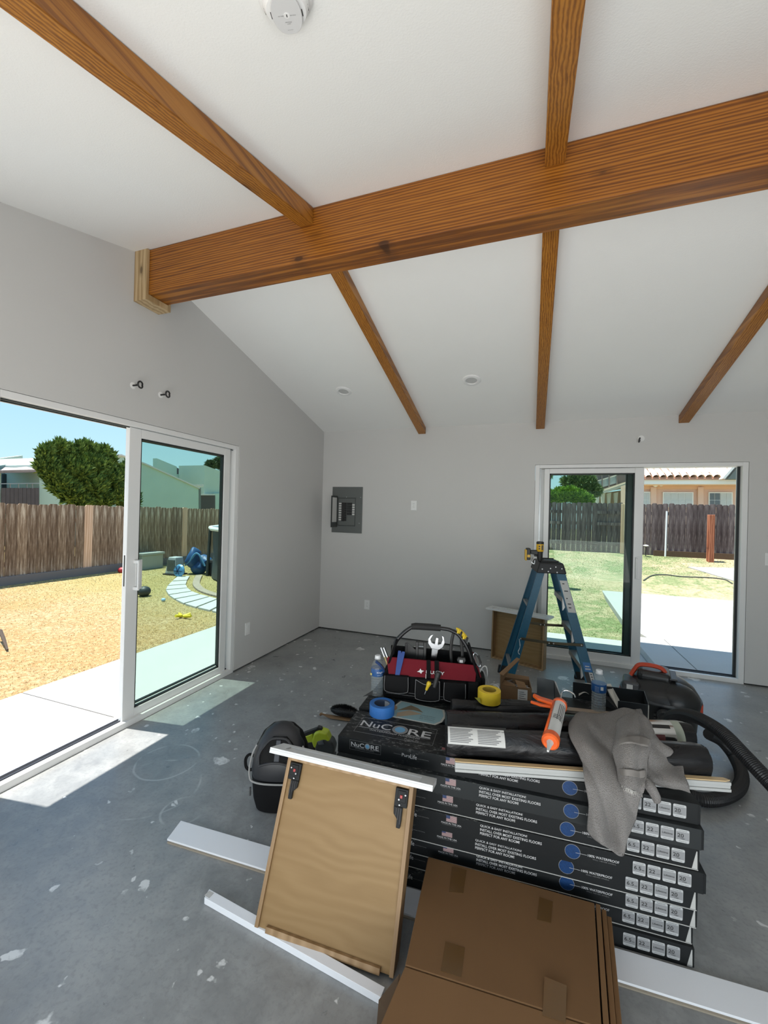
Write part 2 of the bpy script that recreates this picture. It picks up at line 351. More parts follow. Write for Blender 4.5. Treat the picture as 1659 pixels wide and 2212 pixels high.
# electrical panel
PX = lambda a: -2.385+(a-240)*.0011; PZ = lambda b: 1.805-(b-190)*.00098
M_PG = P('panel_grey', (.125, .135, .13), .45, .2); M_PGD = P('panel_grey_dark', (.07, .078, .075), .5, .2); M_LAB = P('paper_label', (.62, .62, .60), .7)
t = thing('breaker_panel', 'grey electrical breaker panel with its narrow door open on the far wall', 'electrical panel', (PX(427), YB, PZ(482)))
lx = lambda a: PX(a)-PX(427); lz = lambda b: PZ(b)-PZ(482)
def bx(a0, a1, b0, b1, y0, y1): return MB().box(lx(a0), lx(a1), y0, y1, lz(b1), lz(b0))
obj('cover', bx(240, 615, 190, 775, -.012, -.001), M_PG, t, bevel=.003)
fr = MB()
for a0, a1, b0, b1 in ((318, 534, 328, 338), (318, 534, 678, 688), (318, 326, 338, 678), (526, 534, 338, 678)): fr.box(lx(a0), lx(a1), -.020, -.0121, lz(b1), lz(b0))
obj('inner_rim', fr, M_PGD, t, bevel=.002)
obj('open_door', MB().box(lx(312)-.004, lx(312), -.19, -.0125, lz(705), lz(310)), M_PGD, t, bevel=.001)
obj('door_label', MB().box(lx(312)-.0002, lx(312)+.0006, -.16, -.04, lz(640), lz(330)), M_LAB, t)
obj('breaker_bank', bx(365, 395, 390, 628, -.026, -.0121), MK, t, bevel=.001)
for k in range(8):
    obj('breaker', bx(396, 422, 392+k*29.5, 418+k*29.5, -.028, -.0121), MK, t, bevel=.001); obj('circuit_label', bx(327, 364, 394+k*29.5, 412+k*29.5, -.0135, -.0121), M_LAB, t)
for k in range(5):
    obj('breaker', bx(433, 490, 392+k*32, 418+k*32, -.028, -.0121), MK, t, bevel=.001); obj('circuit_label', bx(494, 527, 408+k*30, 428+k*30, -.0135, -.0121), M_LAB, t)
for a, b in ((595, 322), (585, 648), (420, 320)): obj('screw', bx(a-5, a+5, b-5, b+5, -.0145, -.0121), M_STEEL, t)
# outlets: plate with two receptacles
M_PLATE = P('outlet_plate', (.80, .80, .79), .35)
def outlet(M, label, decora=False, name='wall_outlet', cat='outlet'):
    t = thing(name, label, cat, M=M)
    obj('cover_plate', MB().box(-.035, .035, -.0575, .0575, .0002, .006), M_PLATE, t, bevel=.0025)
    if decora:
        obj('rocker', MB().box(-.0165, .0165, -.033, .033, .006, .0085), M_PLATE, t, bevel=.001); return t
    for s in (-1, 1):
        q_ = obj('receptacle', MB().box(-.0165, .0165, s*.02-.014, s*.02+.014, .006, .0078), M_PLATE, t, bevel=.003)
        for dx in (-.006, .006): obj('slot', MB().box(dx-.001, dx+.001, s*.02-.002, s*.02+.006, .0078, .0081), MK, q_)
    obj('screw', MB().lathe([(.003, .006), (.003, .0068), (0, .0068)], 10), M_STEEL, t)
    return t
BW = lambda x, z: frame_M((x, YB, z), (1, 0, 0), (0, 0, 1)); 
outlet(BW(-1.316, 1.588), 'white outlet at head height on the far wall right of the breaker panel')
outlet(BW(-1.878, .362), 'white outlet low on the far wall near the left corner')
outlet(frame_M((XL, 3.267, .354), (0, 1, 0), (0, 0, 1)), 'white outlet low on the left wall beside the glass door', True)
outlet(BW(2.035, 1.16), 'white switch plate on the far wall at the right edge of the picture', True, 'wall_switch', 'switch')

# ---------------------------------------------------------------- sliding doors
def panel(parent, M, w, h, st, top, bot, th, m=M_VINYL, gask=.012, left=None, mr=None):
    """a glazed sash: local x along, y out of the room, z up"""
    l_ = left or st
    for a, b in ((0, l_), (w-st, w)): obj('stile', MB().box(a, b, 0, th, 0, h, M), mr if (mr and a) else m, parent, bevel=.003)
    obj('rail', MB().box(l_, w-st, 0, th, 0, bot, M), m, parent, bevel=.003); obj('rail', MB().box(l_, w-st, 0, th, h-top, h, M), m, parent, bevel=.003)
    g = MB(); y0, y1 = th*.25, th*.75
    g.box(l_, l_+gask, y0, y1, bot, h-top, M).box(w-st-gask, w-st, y0, y1, bot, h-top, M).box(l_, w-st, y0, y1, bot, bot+gask, M).box(l_, w-st, y0, y1, h-top-gask, h-top, M)
    obj('gasket', g, M_GASK, parent)
    obj('pane', MB().box(l_+gask, w-st-gask, th*.46, th*.54, bot+gask, h-top-gask, M), M_GLASS, parent)
def vinyl_frame(parent, M, w, h, jw, head, sill, d):
    obj('door_frame', MB().box(0, jw, 0, d, 0, h, M).box(w-jw, w, 0, d, 0, h, M).box(jw, w-jw, 0, d, h-head, h, M), M_VINYL, parent, bevel=.002)
    obj('threshold', MB().box(jw, w-jw, 0, .04, 0, sill, M).box(jw, w-jw, .04, d+.03, 0, sill*.45, M), M_VINYL, parent, bevel=.002)
d1 = struct('door_1')
ML = frame_M((XL-.004, 1.25, 0), (0, 1, 0), (-1, 0, 0))   # local y points out through the left wall
vinyl_frame(d1, ML, 1.838, 2.066, .042, .036, .040, .145)
obj('track', MB().box(.042, 1.796, .045, .052, .018, .045, ML).box(.042, 1.796, .085, .092, .018, .04, ML), M_TRACK, d1)
obj('track', MB().box(.042, 1.796, .03, .034, 2.022, 2.029, ML).box(.042, 1.796, .075, .08, 2.020, 2.029, ML), M_BRONZE, d1)
panel(d1, ML @ Matrix.Translation((.775, .028, .030)), .985, 1.998, .072, .062, .062, .036, left=.09)
panel(d1, ML @ Matrix.Translation((.815, .082, .030)), .98, 1.998, .06, .06, .062, .034, M_VINYL)
hh = obj('handle', MB().box(.012, .026, -.048, -.036, 0, .205).box(.012, .034, -.036, 0, 0, .022).box(.012, .034, -.036, 0, .183, .205).box(.03, .078, -.006, 0, .0, .205), M_VINYL, d1, bevel=.003)
hh.matrix_world = ML @ Matrix.Translation((.815, .028, .918))
obj('lock_slot', MB().box(.774, .776, .040, .050, .95, 1.16, ML), M_GASK, d1)
d2 = struct('door_2')
MBk = frame_M((.024, YB+.004, 0), (1, 0, 0), (0, 1, 0)); 
MBk = Matrix.Translation((.024, YB+.004, 0))
vinyl_frame(d2, MBk, 1.844, 2.048, .042, .036, .040, .14)
obj('track', MB().box(1.02, 1.80, .045, .06, .018, .046, MBk), M_GASK, d2)
obj('track', MB().box(1.02, 1.80, .085, .092, .018, .05, MBk), M_TRACK, d2)
obj('side_track', MB().box(1.782, 1.802, .055, .075, .04, 2.01, MBk), M_GASK, d2); obj('side_track', MB().box(.0425, .06, .05, .07, .04, 2.01, MBk), M_STEEL, d2)
panel(d2, MBk @ Matrix.Translation((.092, .022, .030)), .925, 1.978, .080, .052, .085, .036, left=.052)
panel(d2, MBk @ Matrix.Translation((.052, .080, .030)), .885, 1.978, .055, .052, .085, .034, M_VINYL, mr=M_BRONZE)
hh = obj('handle', MB().box(.004, .018, -.030, -.020, 0, .205).box(.004, .022, -.020, 0, 0, .02).box(.004, .022, -.020, 0, .185, .205).box(.004, .05, -.005, 0, -.01, .215), M_VINYL, d2, bevel=.003)
hh.matrix_world = MBk @ Matrix.Translation((.952, .022, .905))
# made-up window in the unseen rear-left wall, added for the fill lamp
for i, nm in ((3, 'added_window_1'),):
    o = struct(nm); obj('window_frame', MB().box(-2.66, -2.56, -.35, -.31, .1, 2.1).box(-2.66, -2.56, .96, 1.0, .1, 2.1).box(-2.66, -2.56, -.31, .96, .1, .14).box(-2.66, -2.56, -.31, .96, 2.06, 2.1), M_VINYL, o)
# ---------------------------------------------------------------- outside: ground, paving, fences
SLP = (at(1300, 1193, 'y', 13.6).z+.10)/4.6
GZ = -.10
def zg(y): return GZ if y < 9 else GZ+(y-9)*SLP
def mk_ground(name, cols, patch):
    t = NT(name); a = t.noise(.55, 5, .6); b = t.noise(22, 5, .7); c = t.noise(3.5, 4, .6, dist=1)
    g = t.ramp(b, (.3, cols[0]), (.5, cols[1]), (.7, cols[2])); h = t.ramp(b, (.3, patch[0]), (.55, patch[1]), (.75, patch[2]))
    f = t.math('ADD', t.math('MULTIPLY', a, .6), t.math('MULTIPLY', c, .4)); fin = t.mix(t.ramp(f, (.44, 0.0), (.56, 1.0)), g, h)
    if name == 'dry_lawn': fin = t.mix(t.ramp(t.math('ADD', t.math('MULTIPLY', t.sep()[1], .1), t.math('MULTIPLY', a, .3)), (.55, 0.0), (.75, .4)), fin, t.mix(b, (.16, .20, .06), (.42, .42, .17)))  # greener towards the pool, mostly tint of the door glass put into the colour
    t.set(fin, .9, spec=.1); t.bump(t.noise(60, 4, .7), .4, .02); return t.m
DRY = ((.20, .125, .055), (.38, .265, .135), (.56, .43, .26)); GRN = ((.10, .13, .05), (.20, .24, .11), (.34, .35, .18))
M_DRY = mk_ground('dry_lawn', DRY, ((.24, .145, .06), (.38, .25, .115), (.55, .41, .22))); M_LAWN = mk_ground('patchy_lawn', GRN, ((.28, .23, .13), (.46, .38, .24), (.56, .48, .33)))
def mk_conc(name, c, sp_=.3):
    t = NT(name); t.set(t.mix(t.noise(5, 6, .65), tuple(a*.88 for a in c), c), .85, spec=.2); t.bump(t.noise(90, 3), .15, .003); return t.m
M_SLAB = mk_conc('patio_concrete', (.46, .455, .44)); M_SLAB2 = mk_conc('old_concrete', (.50, .50, .48))
gl = struct('trim_1', MB().add([(-30, -8, GZ), (-2.66, -8, GZ), (-2.66, 40, GZ), (-30, 40, GZ)], [(0, 1, 2, 3)]), M_DRY); gl.name = 'ground_left'
ys = [4.84, 9, 30]
mbg = MB().add([(-2.66, 4.84, GZ), (40, 4.84, GZ), (-2.66, 9, GZ), (40, 9, GZ), (-2.66, 30, zg(30)-.9), (40, 30, zg(30)-.9)], [(0, 1, 3, 2), (2, 3, 5, 4)])
mbg = MB().add([(-2.66, 4.84, GZ), (40, 4.84, GZ), (-2.66, 9, GZ), (40, 9, GZ), (-2.66, 13.8, zg(13.8)), (40, 13.8, zg(13.8)), (-2.66, 40, zg(13.8)), (40, 40, zg(13.8))], [(0, 1, 3, 2), (2, 3, 5, 4), (4, 5, 7, 6)])
gb = struct('ground_back', mbg, M_LAWN)
mbr = MB().add([(-30, -8.1, GZ-.01), (40, -8.1, GZ-.01), (40, 4.84, GZ-.01), (-30, 4.84, GZ-.01)], [(0, 1, 2, 3)]); struct('ground_rear', mbr, M_SLAB)
# left patio slab (two panels with a joint) and back slabs
pt = struct('patio_left'); 
for y0, y1 in ((-4, -.6), (-.593, 2.227), (2.236, 5.4), (5.41, 9.0)): obj('concrete_panel', MB().box(-3.98, -2.681, y0, y1, GZ-.08, GZ+.012), M_SLAB, pt, bevel=.004)
pb = struct('patio_back')
for x0, x1, zt0 in ((-2.6, .05, 0), (.06, 1.24, 0), (1.245, 1.60, .076), (1.61, 3.2, .076), (3.21, 6, .076)): obj('concrete_panel', MB().box(x0, x1, 4.841, 6.10, GZ-.08, GZ+.012+zt0), M_SLAB2, pb, bevel=.004)
A = [at(1288, 1257, 'z', 0), at(1350, 1345, 'z', 0), at(1420, 1397, 'z', 0)]
far_r = at(1592, 1274, 'z', 0); n_r = Vector((far_r.x+3, 6.105, 0))
poly = [A[0], A[1], Vector((A[2].x, 6.105, 0)), Vector((far_r.x+4, 6.105, 0)), far_r+(far_r-A[0])*.8]
pr = struct('patio_raised'); obj('concrete_panel', MB().prism([(p.x, p.y, -.012) for p in poly], (0, 0, -.12)), M_SLAB, pr, bevel=.006)
s2 = [hitp(a, b, (0, 9, GZ), (0, -SLP, 1)) for a, b in ((1486, 1226), (1600, 1229), (1640, 1262), (1598, 1260))]
obj('concrete_panel', MB().prism([p+Vector((0, 0, .02)) for p in s2], (0, 0, -.08)), M_SLAB, pr)

# grass blades, one piece of stuff for each lawn
def blades(name, n, fn, cols, h, seed, label):
    r = np.random.default_rng(seed); P_ = fn(r, n); n = len(P_)
    a = r.uniform(0, 2*math.pi, n); hh_ = r.uniform(.5, 1.2, n)*h; lean = r.normal(0, .8, (n, 2))*hh_[:, None]; w = .0008+.0004*P_[:, 3]
    d = np.stack([np.cos(a)*w, np.sin(a)*w, np.zeros(n)], 1); B = P_[:, :3]
    V = np.stack([B-d, B+d, B+np.concatenate([lean, hh_[:, None]], 1)], 1).reshape(-1, 3)
    me = bpy.data.meshes.new(name); me.vertices.add(3*n); me.vertices.foreach_set('co', V.ravel()); me.loops.add(3*n); me.loops.foreach_set('vertex_index', np.arange(3*n)); me.polygons.add(n)
    me.polygons.foreach_set('loop_start', np.arange(n)*3); me.polygons.foreach_set('loop_total', np.full(n, 3)); me.update(); me.validate()
    t = NT(name); b_ = t.noise(1.4, 4, .6); c_ = t.noise(40, 2)
    fin = t.mix(t.ramp(b_, (.42, 0.0), (.6, 1.0)), t.mix(c_, cols[0], cols[1]), t.mix(c_, cols[2], cols[3]))
    if name == 'dry_grass': fin = t.mix(t.ramp(t.math('ADD', t.math('MULTIPLY', t.sep()[1], .1), t.math('MULTIPLY', b_, .3)), (.55, 0.0), (.75, .4)), fin, t.mix(c_, (.20, .26, .08), (.46, .47, .20)))  # blades carry the same painted-in glass tint as the lawn below
    t.set(fin, .8, spec=.1)
    o = obj(name, me, t.m); tag(o, label, 'grass'); o['kind'] = 'stuff'; return o
def fl(r, n):
    y = r.uniform(1.2, 14, n); u = r.uniform(0, 1, n)**1.6; x = -4.0-u*5.5; D = np.hypot(x, y); return np.stack([x, y, np.full(n, GZ), D], 1)
blades('dry_grass', 60000, fl, ((.46, .33, .17), (.78, .64, .42), (.42, .34, .16), (.72, .60, .36)), .016, 3, 'short straw-coloured dry grass of the yard beyond the left patio')
def fb(r, n):
    y = 6.1+r.uniform(0, 1, n)**1.3*7.3; x = r.uniform(-.8, 9.5, n); z = np.where(y < 9, GZ, GZ+(y-9)*SLP); D = np.hypot(x, y)
    xs = A[0].x; k = ~((x > A[0].x+(A[2].x-A[0].x)*(A[0].y-y)/(A[0].y-A[2].y)-.02) & (y < A[0].y+.15+(x-A[0].x)*.11)); return np.stack([x, y, z, D], 1)[k]
blades('patchy_grass', 60000, fb, ((.17, .22, .09), (.32, .38, .18), (.44, .38, .23), (.68, .60, .42)), .018, 4, 'green and straw patchy lawn seen through the far glass door')

# board fences
def mk_board(name, c0, c1, c2):
    t = NT(name); src = t.map((1, 1, .07)); n = t.noise(34, 5, .7, src, .1); w = t.noise(11, 4, .6, t.map((1, 1, .10), loc=(2, 4, 1)), .2); big = t.noise(2.0, 3, .6, t.map((1, 1, .5)))
    col = t.ramp(t.math('ADD', t.math('MULTIPLY', n, .6), t.math('MULTIPLY', w, .4)), (.35, c0), (.5, c1), (.66, c2))
    z = t.sep()[2]; col = t.mix(t.ramp(t.math('ADD', z, t.math('MULTIPLY', big, .3)), (1.18, 0.0), (1.5, .6)), col, (.26, .22, .20))
    k = t.vor(5.5, t.map((1, 1, .3))); col = t.mix(t.ramp(k, (.05, 1.0), (.09, 0.0)), col, (.03, .02, .015))
    col = t.mix(t.math('MULTIPLY', t.rand(), .7), col, t.mix(1.0, col, (.45, .42, .42), 'MULTIPLY')); t.set(col, .9, spec=.1); t.bump(n, .3, .004); return t.m
M_FB = mk_board('weathered_fence_brown', (.10, .06, .038), (.34, .23, .155), (.88, .72, .56)); M_FG = mk_board('weathered_fence_grey', (.055, .038, .038), (.16, .12, .115), (.42, .35, .32))
M_NEWB = wood('new_fence_board', 'z', (.62, .36, .22), (.78, .50, .34), (.86, .60, .43), 50, .08, .8, False, .4)
M_KICK = mk_conc('kick_board', (.22, .19, .18))
def dogear(w, h, d, z0=0):   # board in local x (width) z (height), with clipped corners
    c = .025; return mesh(MB().prism([(-w/2, 0, z0), (w/2, 0, z0), (w/2, 0, z0+h-c), (w/2-c, 0, z0+h), (-w/2+c, 0, z0+h), (-w/2, 0, z0+h-c)], (0, d, 0)), 'fence_board')
FX = -9.6; ftop = at(100, 1089, 'x', FX).z; bw = (at(272, 1150, 'x', FX).y-at(0, 1150, 'x', FX).y)/14.0
f1 = thing('board_fence', 'weathered brown dog-eared board fence behind the dry lawn on the left', 'fence', (FX, 0, GZ))
bm_ = dogear(bw-.008, ftop-GZ, .018); bm_.materials.append(M_FB); bn_ = bm_.copy(); bn_.materials[0] = M_NEWB
ynew = {round((at(a, b, 'x', FX).y-4.0)/bw) for a, b in ((194, 1150), (399, 1150))}
for k in range(62):
    me = bn_ if k in ynew else bm_
    o = bpy.data.objects.new('fence_board', me); COL.objects.link(o); o.parent = f1; o.rotation_euler = (random.uniform(-.006, .006), 0, -math.pi/2); o.location = (random.uniform(-.006, .006), 4.0+k*bw, random.uniform(-.02, .012)); o.scale = (1, random.uniform(.8, 1.3), 1)
for k in range(-6, 0): 
    o = bpy.data.objects.new('fence_board', bm_); COL.objects.link(o); o.parent = f1; o.rotation_euler = (0, 0, -math.pi/2); o.location = (0, 4.0+k*bw, 0)
obj('kick_board', MB().box(.03, .075, 2.5, 16.5, -.02, .17), M_KICK, f1, bevel=.005)
for z in (.35, 1.2): obj('rail', MB().box(-.09, -.045, 2.5, 16.5, z, z+.09), M_FB, f1)
FY = 13.6; fz0 = zg(FY)+.02; ft2 = at(1490, 1089, 'y', FY).z
f2 = thing('board_fence', 'dark weathered dog-eared board fence at the end of the back lawn', 'fence', (0, FY, zg(13.6)))
xl = at(1393, 1140, 'y', FY).x; xr_ = at(1593, 1140, 'y', FY).x; bw2 = (xr_-xl)/15.6
b2 = dogear(bw2*.95, ft2-zg(13.6), .018); b2.materials.append(M_FG)
xa = at(1214, 1150, 'y', FY).x; xb = at(1291, 1150, 'y', FY).x
for k in range(-24, 20):
    x = xl+(k+.5)*bw2; o = bpy.data.objects.new('fence_board', b2); COL.objects.link(o); o.parent = f2
    near = xa < x < xb or x > xl-.1; o.location = (x, -.06 if near else .0, random.uniform(-.02, .015)); o.rotation_euler = (0, random.uniform(-.006, .006), 0)
zr = at(1320, 1132, 'y', FY-.03).z-zg(13.6)
for z in (zr, .25, ft2-zg(13.6)-.28): obj('rail', MB().box(xl-5, xl+4.5, -.04, -.005, z-.045, z+.045), M_FG, f2)
obj('post', MB().box(at(1347, 1140, 'y', FY).x-.09, at(1347, 1140, 'y', FY).x+.02, -.12, -.06, 0, ft2-zg(13.6)-.02), M_NEWB, f2, bevel=.01)
obj('kick_board', MB().box(xl+.2, xl+4.5, -.14, -.10, -.02, .14), P('kick_brown', (.12, .07, .04), .9, nz=.3), f2)
# things by the back fence
def groundpt(px, py): return hitp(px, py, (0, 9, GZ), (0, -SLP, 1))
M_RED = wood('red_stained_post', 'z', (.20, .05, .02), (.42, .13, .06), (.55, .22, .12), 40, .1, .8, True, .5, 5)
p = at(1535, 1214, 'y', 13.05); h_ = at(1535, 1112, 'y', p.y).z-p.z; w_ = (at(1541, 1160, 'y', p.y).x-at(1529, 1160, 'y', p.y).x)
tag(obj('wooden_post', MB().box(p.x-w_/2, p.x+w_/2, p.y-.05, p.y+.12, p.z-.05, p.z+h_), M_RED, bevel=.008), 'short red-brown square post standing in front of the dark fence', 'post')
p = at(1437, 1198, 'y', 13.3); h_ = at(1437, 1104, 'y', p.y).z-p.z
tag(obj('white_pole', MB().tube([(p.x, p.y, p.z-.05), (p.x+.02, p.y+.03, p.z+h_)], .022, 10), M_VINYL, smooth=True), 'thin white pole leaning at the dark fence left of the red post', 'pole')
p = at(1395, 1192, 'y', 13.3)
sl = thing('solar_path_light', 'small white-topped path light by the dark fence beside the door stile', 'garden light', p)
obj('stake', MB().tube([(0, 0, -.12), (0, 0, .16)], .012, 8), MK, sl, True); obj('cap', MB().lathe([(.02, .15), (.07, .17), (.05, .19), (0, .2)], 16), M_TRIMW, sl, True)
M_HOSEG = P('garden_hose', (.06, .07, .06), .6)
pts = [groundpt(*a)+Vector((0, 0, .015)) for a in ((1390, 1255), (1410, 1244), (1440, 1243), (1475, 1247), (1530, 1249), (1565, 1253), (1582, 1262))]
tag(obj('garden_hose', MB().tube(catmull(pts, 6), .012, 6), M_HOSEG, smooth=True), 'thin grey hose lying across the lawn beyond the raised slab', 'hose')

# ---------------------------------------------------------------- things in the left yard
r_ = random.Random(5)
rc = at(405, 1300, 'z', GZ)
path = thing('stepping_stone_path', 'curved row of pale concrete stepping slabs in the left yard', 'path', (0, 0, 0))
# outlines read along the path: outer and inner edges
outer = [at(a, b, 'z', GZ) for a, b in ((384, 1247), (372, 1258), (362, 1268), (358, 1277), (365, 1288), (378, 1297), (398, 1307), (425, 1315), (455, 1322), (492, 1331))]
inner = [at(a, b, 'z', GZ) for a, b in ((410, 1246), (404, 1256), (401, 1265), (405, 1273), (414, 1280), (432, 1287), (452, 1292), (470, 1297), (492, 1303), (520, 1308))]
for k in range(9):
    a0, a1, b0, b1 = outer[k], outer[k+1], inner[k], inner[k+1]; g_ = .07
    q4 = [a0.lerp(a1, g_), a0.lerp(a1, 1-g_), b0.lerp(b1, 1-g_), b0.lerp(b1, g_)]
    obj('paving_slab', MB().prism([p+Vector((0, 0, .03)) for p in q4], (0, 0, -.06)), M_SLAB2, path, bevel=.004)
M_BRK = P('edging_brick', (.34, .28, .22), .9, nz=.25, ns=8)
ed = [p+Vector((.12, .16, 0)) for p in inner]; edc = catmull(ed, 3)
edg = thing('brick_edging', 'low curved brick edging along the inside of the stepping slabs', 'edging', (0, 0, 0))
for a, b in zip(edc[:-1], edc[1:]):
    d = (b-a).normalized(); M = frame_M((a+b)/2, d, Vector((0, 0, 1)).cross(d)); L_ = (b-a).length/2*.94; obj('brick', MB().box(-L_, L_, -.07, .07, -.02, .035, M), M_BRK, edg, bevel=.006)
# pool
M_PW = P('pool_wall_dark', (.055, .07, .075), .5, nz=.3, ns=3); M_WAT = NT('pool_water').set((.03, .22, .30), .05).m
pb_ = at(447, 1248, 'z', GZ); rt = Vector((.727, .687, 0)); pc = pb_+rt*2.05; zt = at(441, 1141, 'x', pb_.x).z
pool = thing('above_ground_pool', 'round above-ground pool with a dark wall and white rim beyond the glass panel', 'pool', (pc.x, pc.y, GZ)); ph = zt-GZ
obj('wall', MB().lathe([(1.9, 0), (1.96, .03), (1.93, ph*.5), (1.96, ph-.03)], 40), M_PW, pool, True)
ringp = [(2.02*math.cos(2*math.pi*k/20), 2.02*math.sin(2*math.pi*k/20), ph) for k in range(20)]
for k in range(20):
    a, b = Vector(ringp[k]), Vector(ringp[(k+1) % 20]); obj('rim_tube', MB().tube([a, b], .045, 8), M_TRIMW, pool, True)
    if k % 2 == 0: obj('leg', MB().tube([a*1.0, Vector((a.x*1.02, a.y*1.02, 0))], .035, 8), M_BRONZE, pool, True)
obj('water', MB().lathe([(1.93, ph-.14), (0, ph-.14)][::-1], 40), M_WAT, pool)
# heap of blue pool gear
M_BLU = P('blue_plastic', (.02, .085, .22), .5); M_BLU2 = P('light_blue_plastic', (.10, .30, .52), .4)
g0 = at(408, 1240, 'z', GZ)
tarp = thing('folded_blue_tarp', 'dark blue tarp with a light blue border heaped by the pool pump', 'tarp', (g0.x, g0.y, GZ+.0))
sc_ = .95
def heap(cx, cy, cz, rx, ry, rz, seed):
    k9 = .72; mb = MB().ball((cx*k9, cy*k9, cz*k9), rx*k9, ry*k9, rz*k9, 14, 10); mb.v = [tuple(Vector(v)+Vector(v).normalized()*0+mnoise.noise_vector(Vector(v)*4+Vector((seed, 0, 0)))*.09) for v in mb.v]; return mb
obj('fold', heap(.05, .15, .52, .2, .25, .34, 1), M_BLU, tarp, True); obj('fold', heap(.42, .3, .42, .26, .25, .22, 2), M_BLU, tarp, True)
obj('border', MB().tube(catmull([Vector(p)*.72 for p in ((-.1, -.05, .3), (.12, -.1, .42), (.28, -.05, .68), (.42, .0, .66), (.62, .05, .3))], 5), .035, 8, flat=.6), M_BLU2, tarp, True)
obj('underlay', heap(.2, .25, .18, .3, .25, .2, 3), M_BLU, tarp, True)
pm = thing('pump_box', 'light grey boxed pool pump standing on the lawn at the start of the slabs', 'pump', (g0.x-.18, g0.y-.2, GZ))
obj('housing', MB().hexa([(-.2, -.15, .03), (.12, -.15, .03), (.12, .15, .03), (-.2, .15, .03)], [(-.14, -.11, .42), (.08, -.11, .42), (.08, .11, .42), (-.14, .11, .42)]), P('pump_grey', (.42, .45, .45), .5), pm, bevel=.015)
for k in range(5): obj('louvre', MB().box(-.13+k*.045, -.10+k*.045, -.16, -.13, .10, .36), P('pump_dark', (.12, .14, .14), .5), pm)
obj('base', MB().box(-.24, .16, -.18, .18, 0, .03), MK, pm, bevel=.005)
bw_ = at(409, 1243, 'z', GZ)
obj_ = thing('pool_float', 'small light blue round float lying against the pump', 'pool toy', (bw_.x+.02, bw_.y-.32, GZ+.15)); obj('disc', MB().lathe([(.0, -.04), (.12, -.04), (.15, 0), (.12, .04), (0, .04)], 20, Matrix.Rotation(1.4, 4, 'X')), M_BLU2, obj_, True)
for k in range(3): obj('spoke', MB().box(-.12, .12, -.055, -.042, -.012, .012, Matrix.Rotation(k*1.05, 4, 'Y')), M_BLU, obj_)
pumpb = thing('filter_tank', 'black filter tank between the pump box and the pool leg', 'filter', (g0.x+.62, g0.y+.22, GZ)); obj('tank', MB().lathe([(.2, 0), (.21, .28), (.17, .36), (0, .38)], 20), MK, pumpb, True)
for nm, cat, lab, px, py, c, s in (('toy_ball', 'ball', 'dark round ball half hidden by the glass panel stile', 311, 1288, (.03, .035, .035), .11), ('small_toy', 'toy', 'tiny pale blue toy lying on the lawn behind the glass', 353, 1299, (.35, .55, .75), .035)):
    p = at(px, py, 'z', GZ); mb = MB().ball((p.x, p.y, GZ+s*.8), s, s, s*.85, 12, 8); tag(obj(nm, mb, P(nm, c, .5), smooth=True), lab, cat)
p = at(397, 1336, 'z', GZ); mb = MB()
for k in range(4): a = k*1.4; mb.tube([(p.x-.02*k, p.y, GZ+.03), (p.x+.13*math.cos(a), p.y+.10*math.sin(a), GZ+.05)], .02, 6)
tag(obj('yellow_toy', mb, P('yellow_toy', (.75, .62, .03), .5), smooth=True), 'bright yellow spiky toy lying on the lawn nearest the glass', 'toy')
p = at(263, 1237, 'z', GZ); mb = MB().ball((p.x, p.y, GZ+.06), .09, .09, .07, 10, 8); tag(obj('red_ball', mb, P('red_ball', (.35, .02, .03), .5), smooth=True), 'small dark red ball at the foot of the left fence', 'ball')
ST = [at(*q, 'z', GZ) for q in ((0, 1385), (8, 1395), (16, 1408))]
tag(obj('fallen_stick', MB().tube([p+Vector((0, 0, .12-.05*i)) for i, p in enumerate(ST)], [.02, .018, .01], 6), P('bark', (.07, .05, .035), .9), smooth=True), 'dark stick on the dry lawn at the left picture edge', 'stick')

# juniper
def leafmat(name, c0, c1):
    t = NT(name); t.set(t.mix(t.ramp(t.noise(9, 3), (.35, 0.0), (.65, 1.0)), c0, c1), .7, spec=.2); return t.m
def foliage(clumps, n, size, seed, up=.9, spike=1.0):
    """leaf-shaped shards over the outside of the clumps: (centre, radii)"""
    r = np.random.default_rng(seed); V = []; area = np.array([c[1][0]*c[1][2]+c[1][1]*c[1][2]+c[1][0]*c[1][1] for c in clumps]); ns = np.maximum((n*area/area.sum()).astype(int), min(450, n//30))
    for (c, ra), k in zip(clumps, ns):
        d = r.normal(size=(k, 3)); d /= np.linalg.norm(d, axis=1)[:, None]; P_ = np.array(c)+d*np.array(ra)*r.uniform(.72, 1.04, k)[:, None]
        g = d*np.array([.7, .7, .45])+np.array([0, 0, up])+r.normal(0, .35, (k, 3)); g /= np.linalg.norm(g, axis=1)[:, None]
        s = np.cross(g, r.normal(size=(k, 3))); s /= np.linalg.norm(s, axis=1)[:, None]; L_ = size*r.uniform(.6, 1.5, k)[:, None]*spike; w = size*.32
        V.append(np.stack([P_-s*w, P_+s*w, P_+s*w*.5+g*L_*.6, P_+g*L_], 1).reshape(-1, 3))
    V = np.concatenate(V); m_ = len(V)//4; me = bpy.data.meshes.new('foliage'); me.vertices.add(len(V)); me.vertices.foreach_set('co', V.ravel()); me.loops.add(4*m_); me.loops.foreach_set('vertex_index', np.arange(4*m_)); me.polygons.add(m_)
    me.polygons.foreach_set('loop_start', np.arange(m_)*4); me.polygons.foreach_set('loop_total', np.full(m_, 4)); me.update(); me.validate(); return me
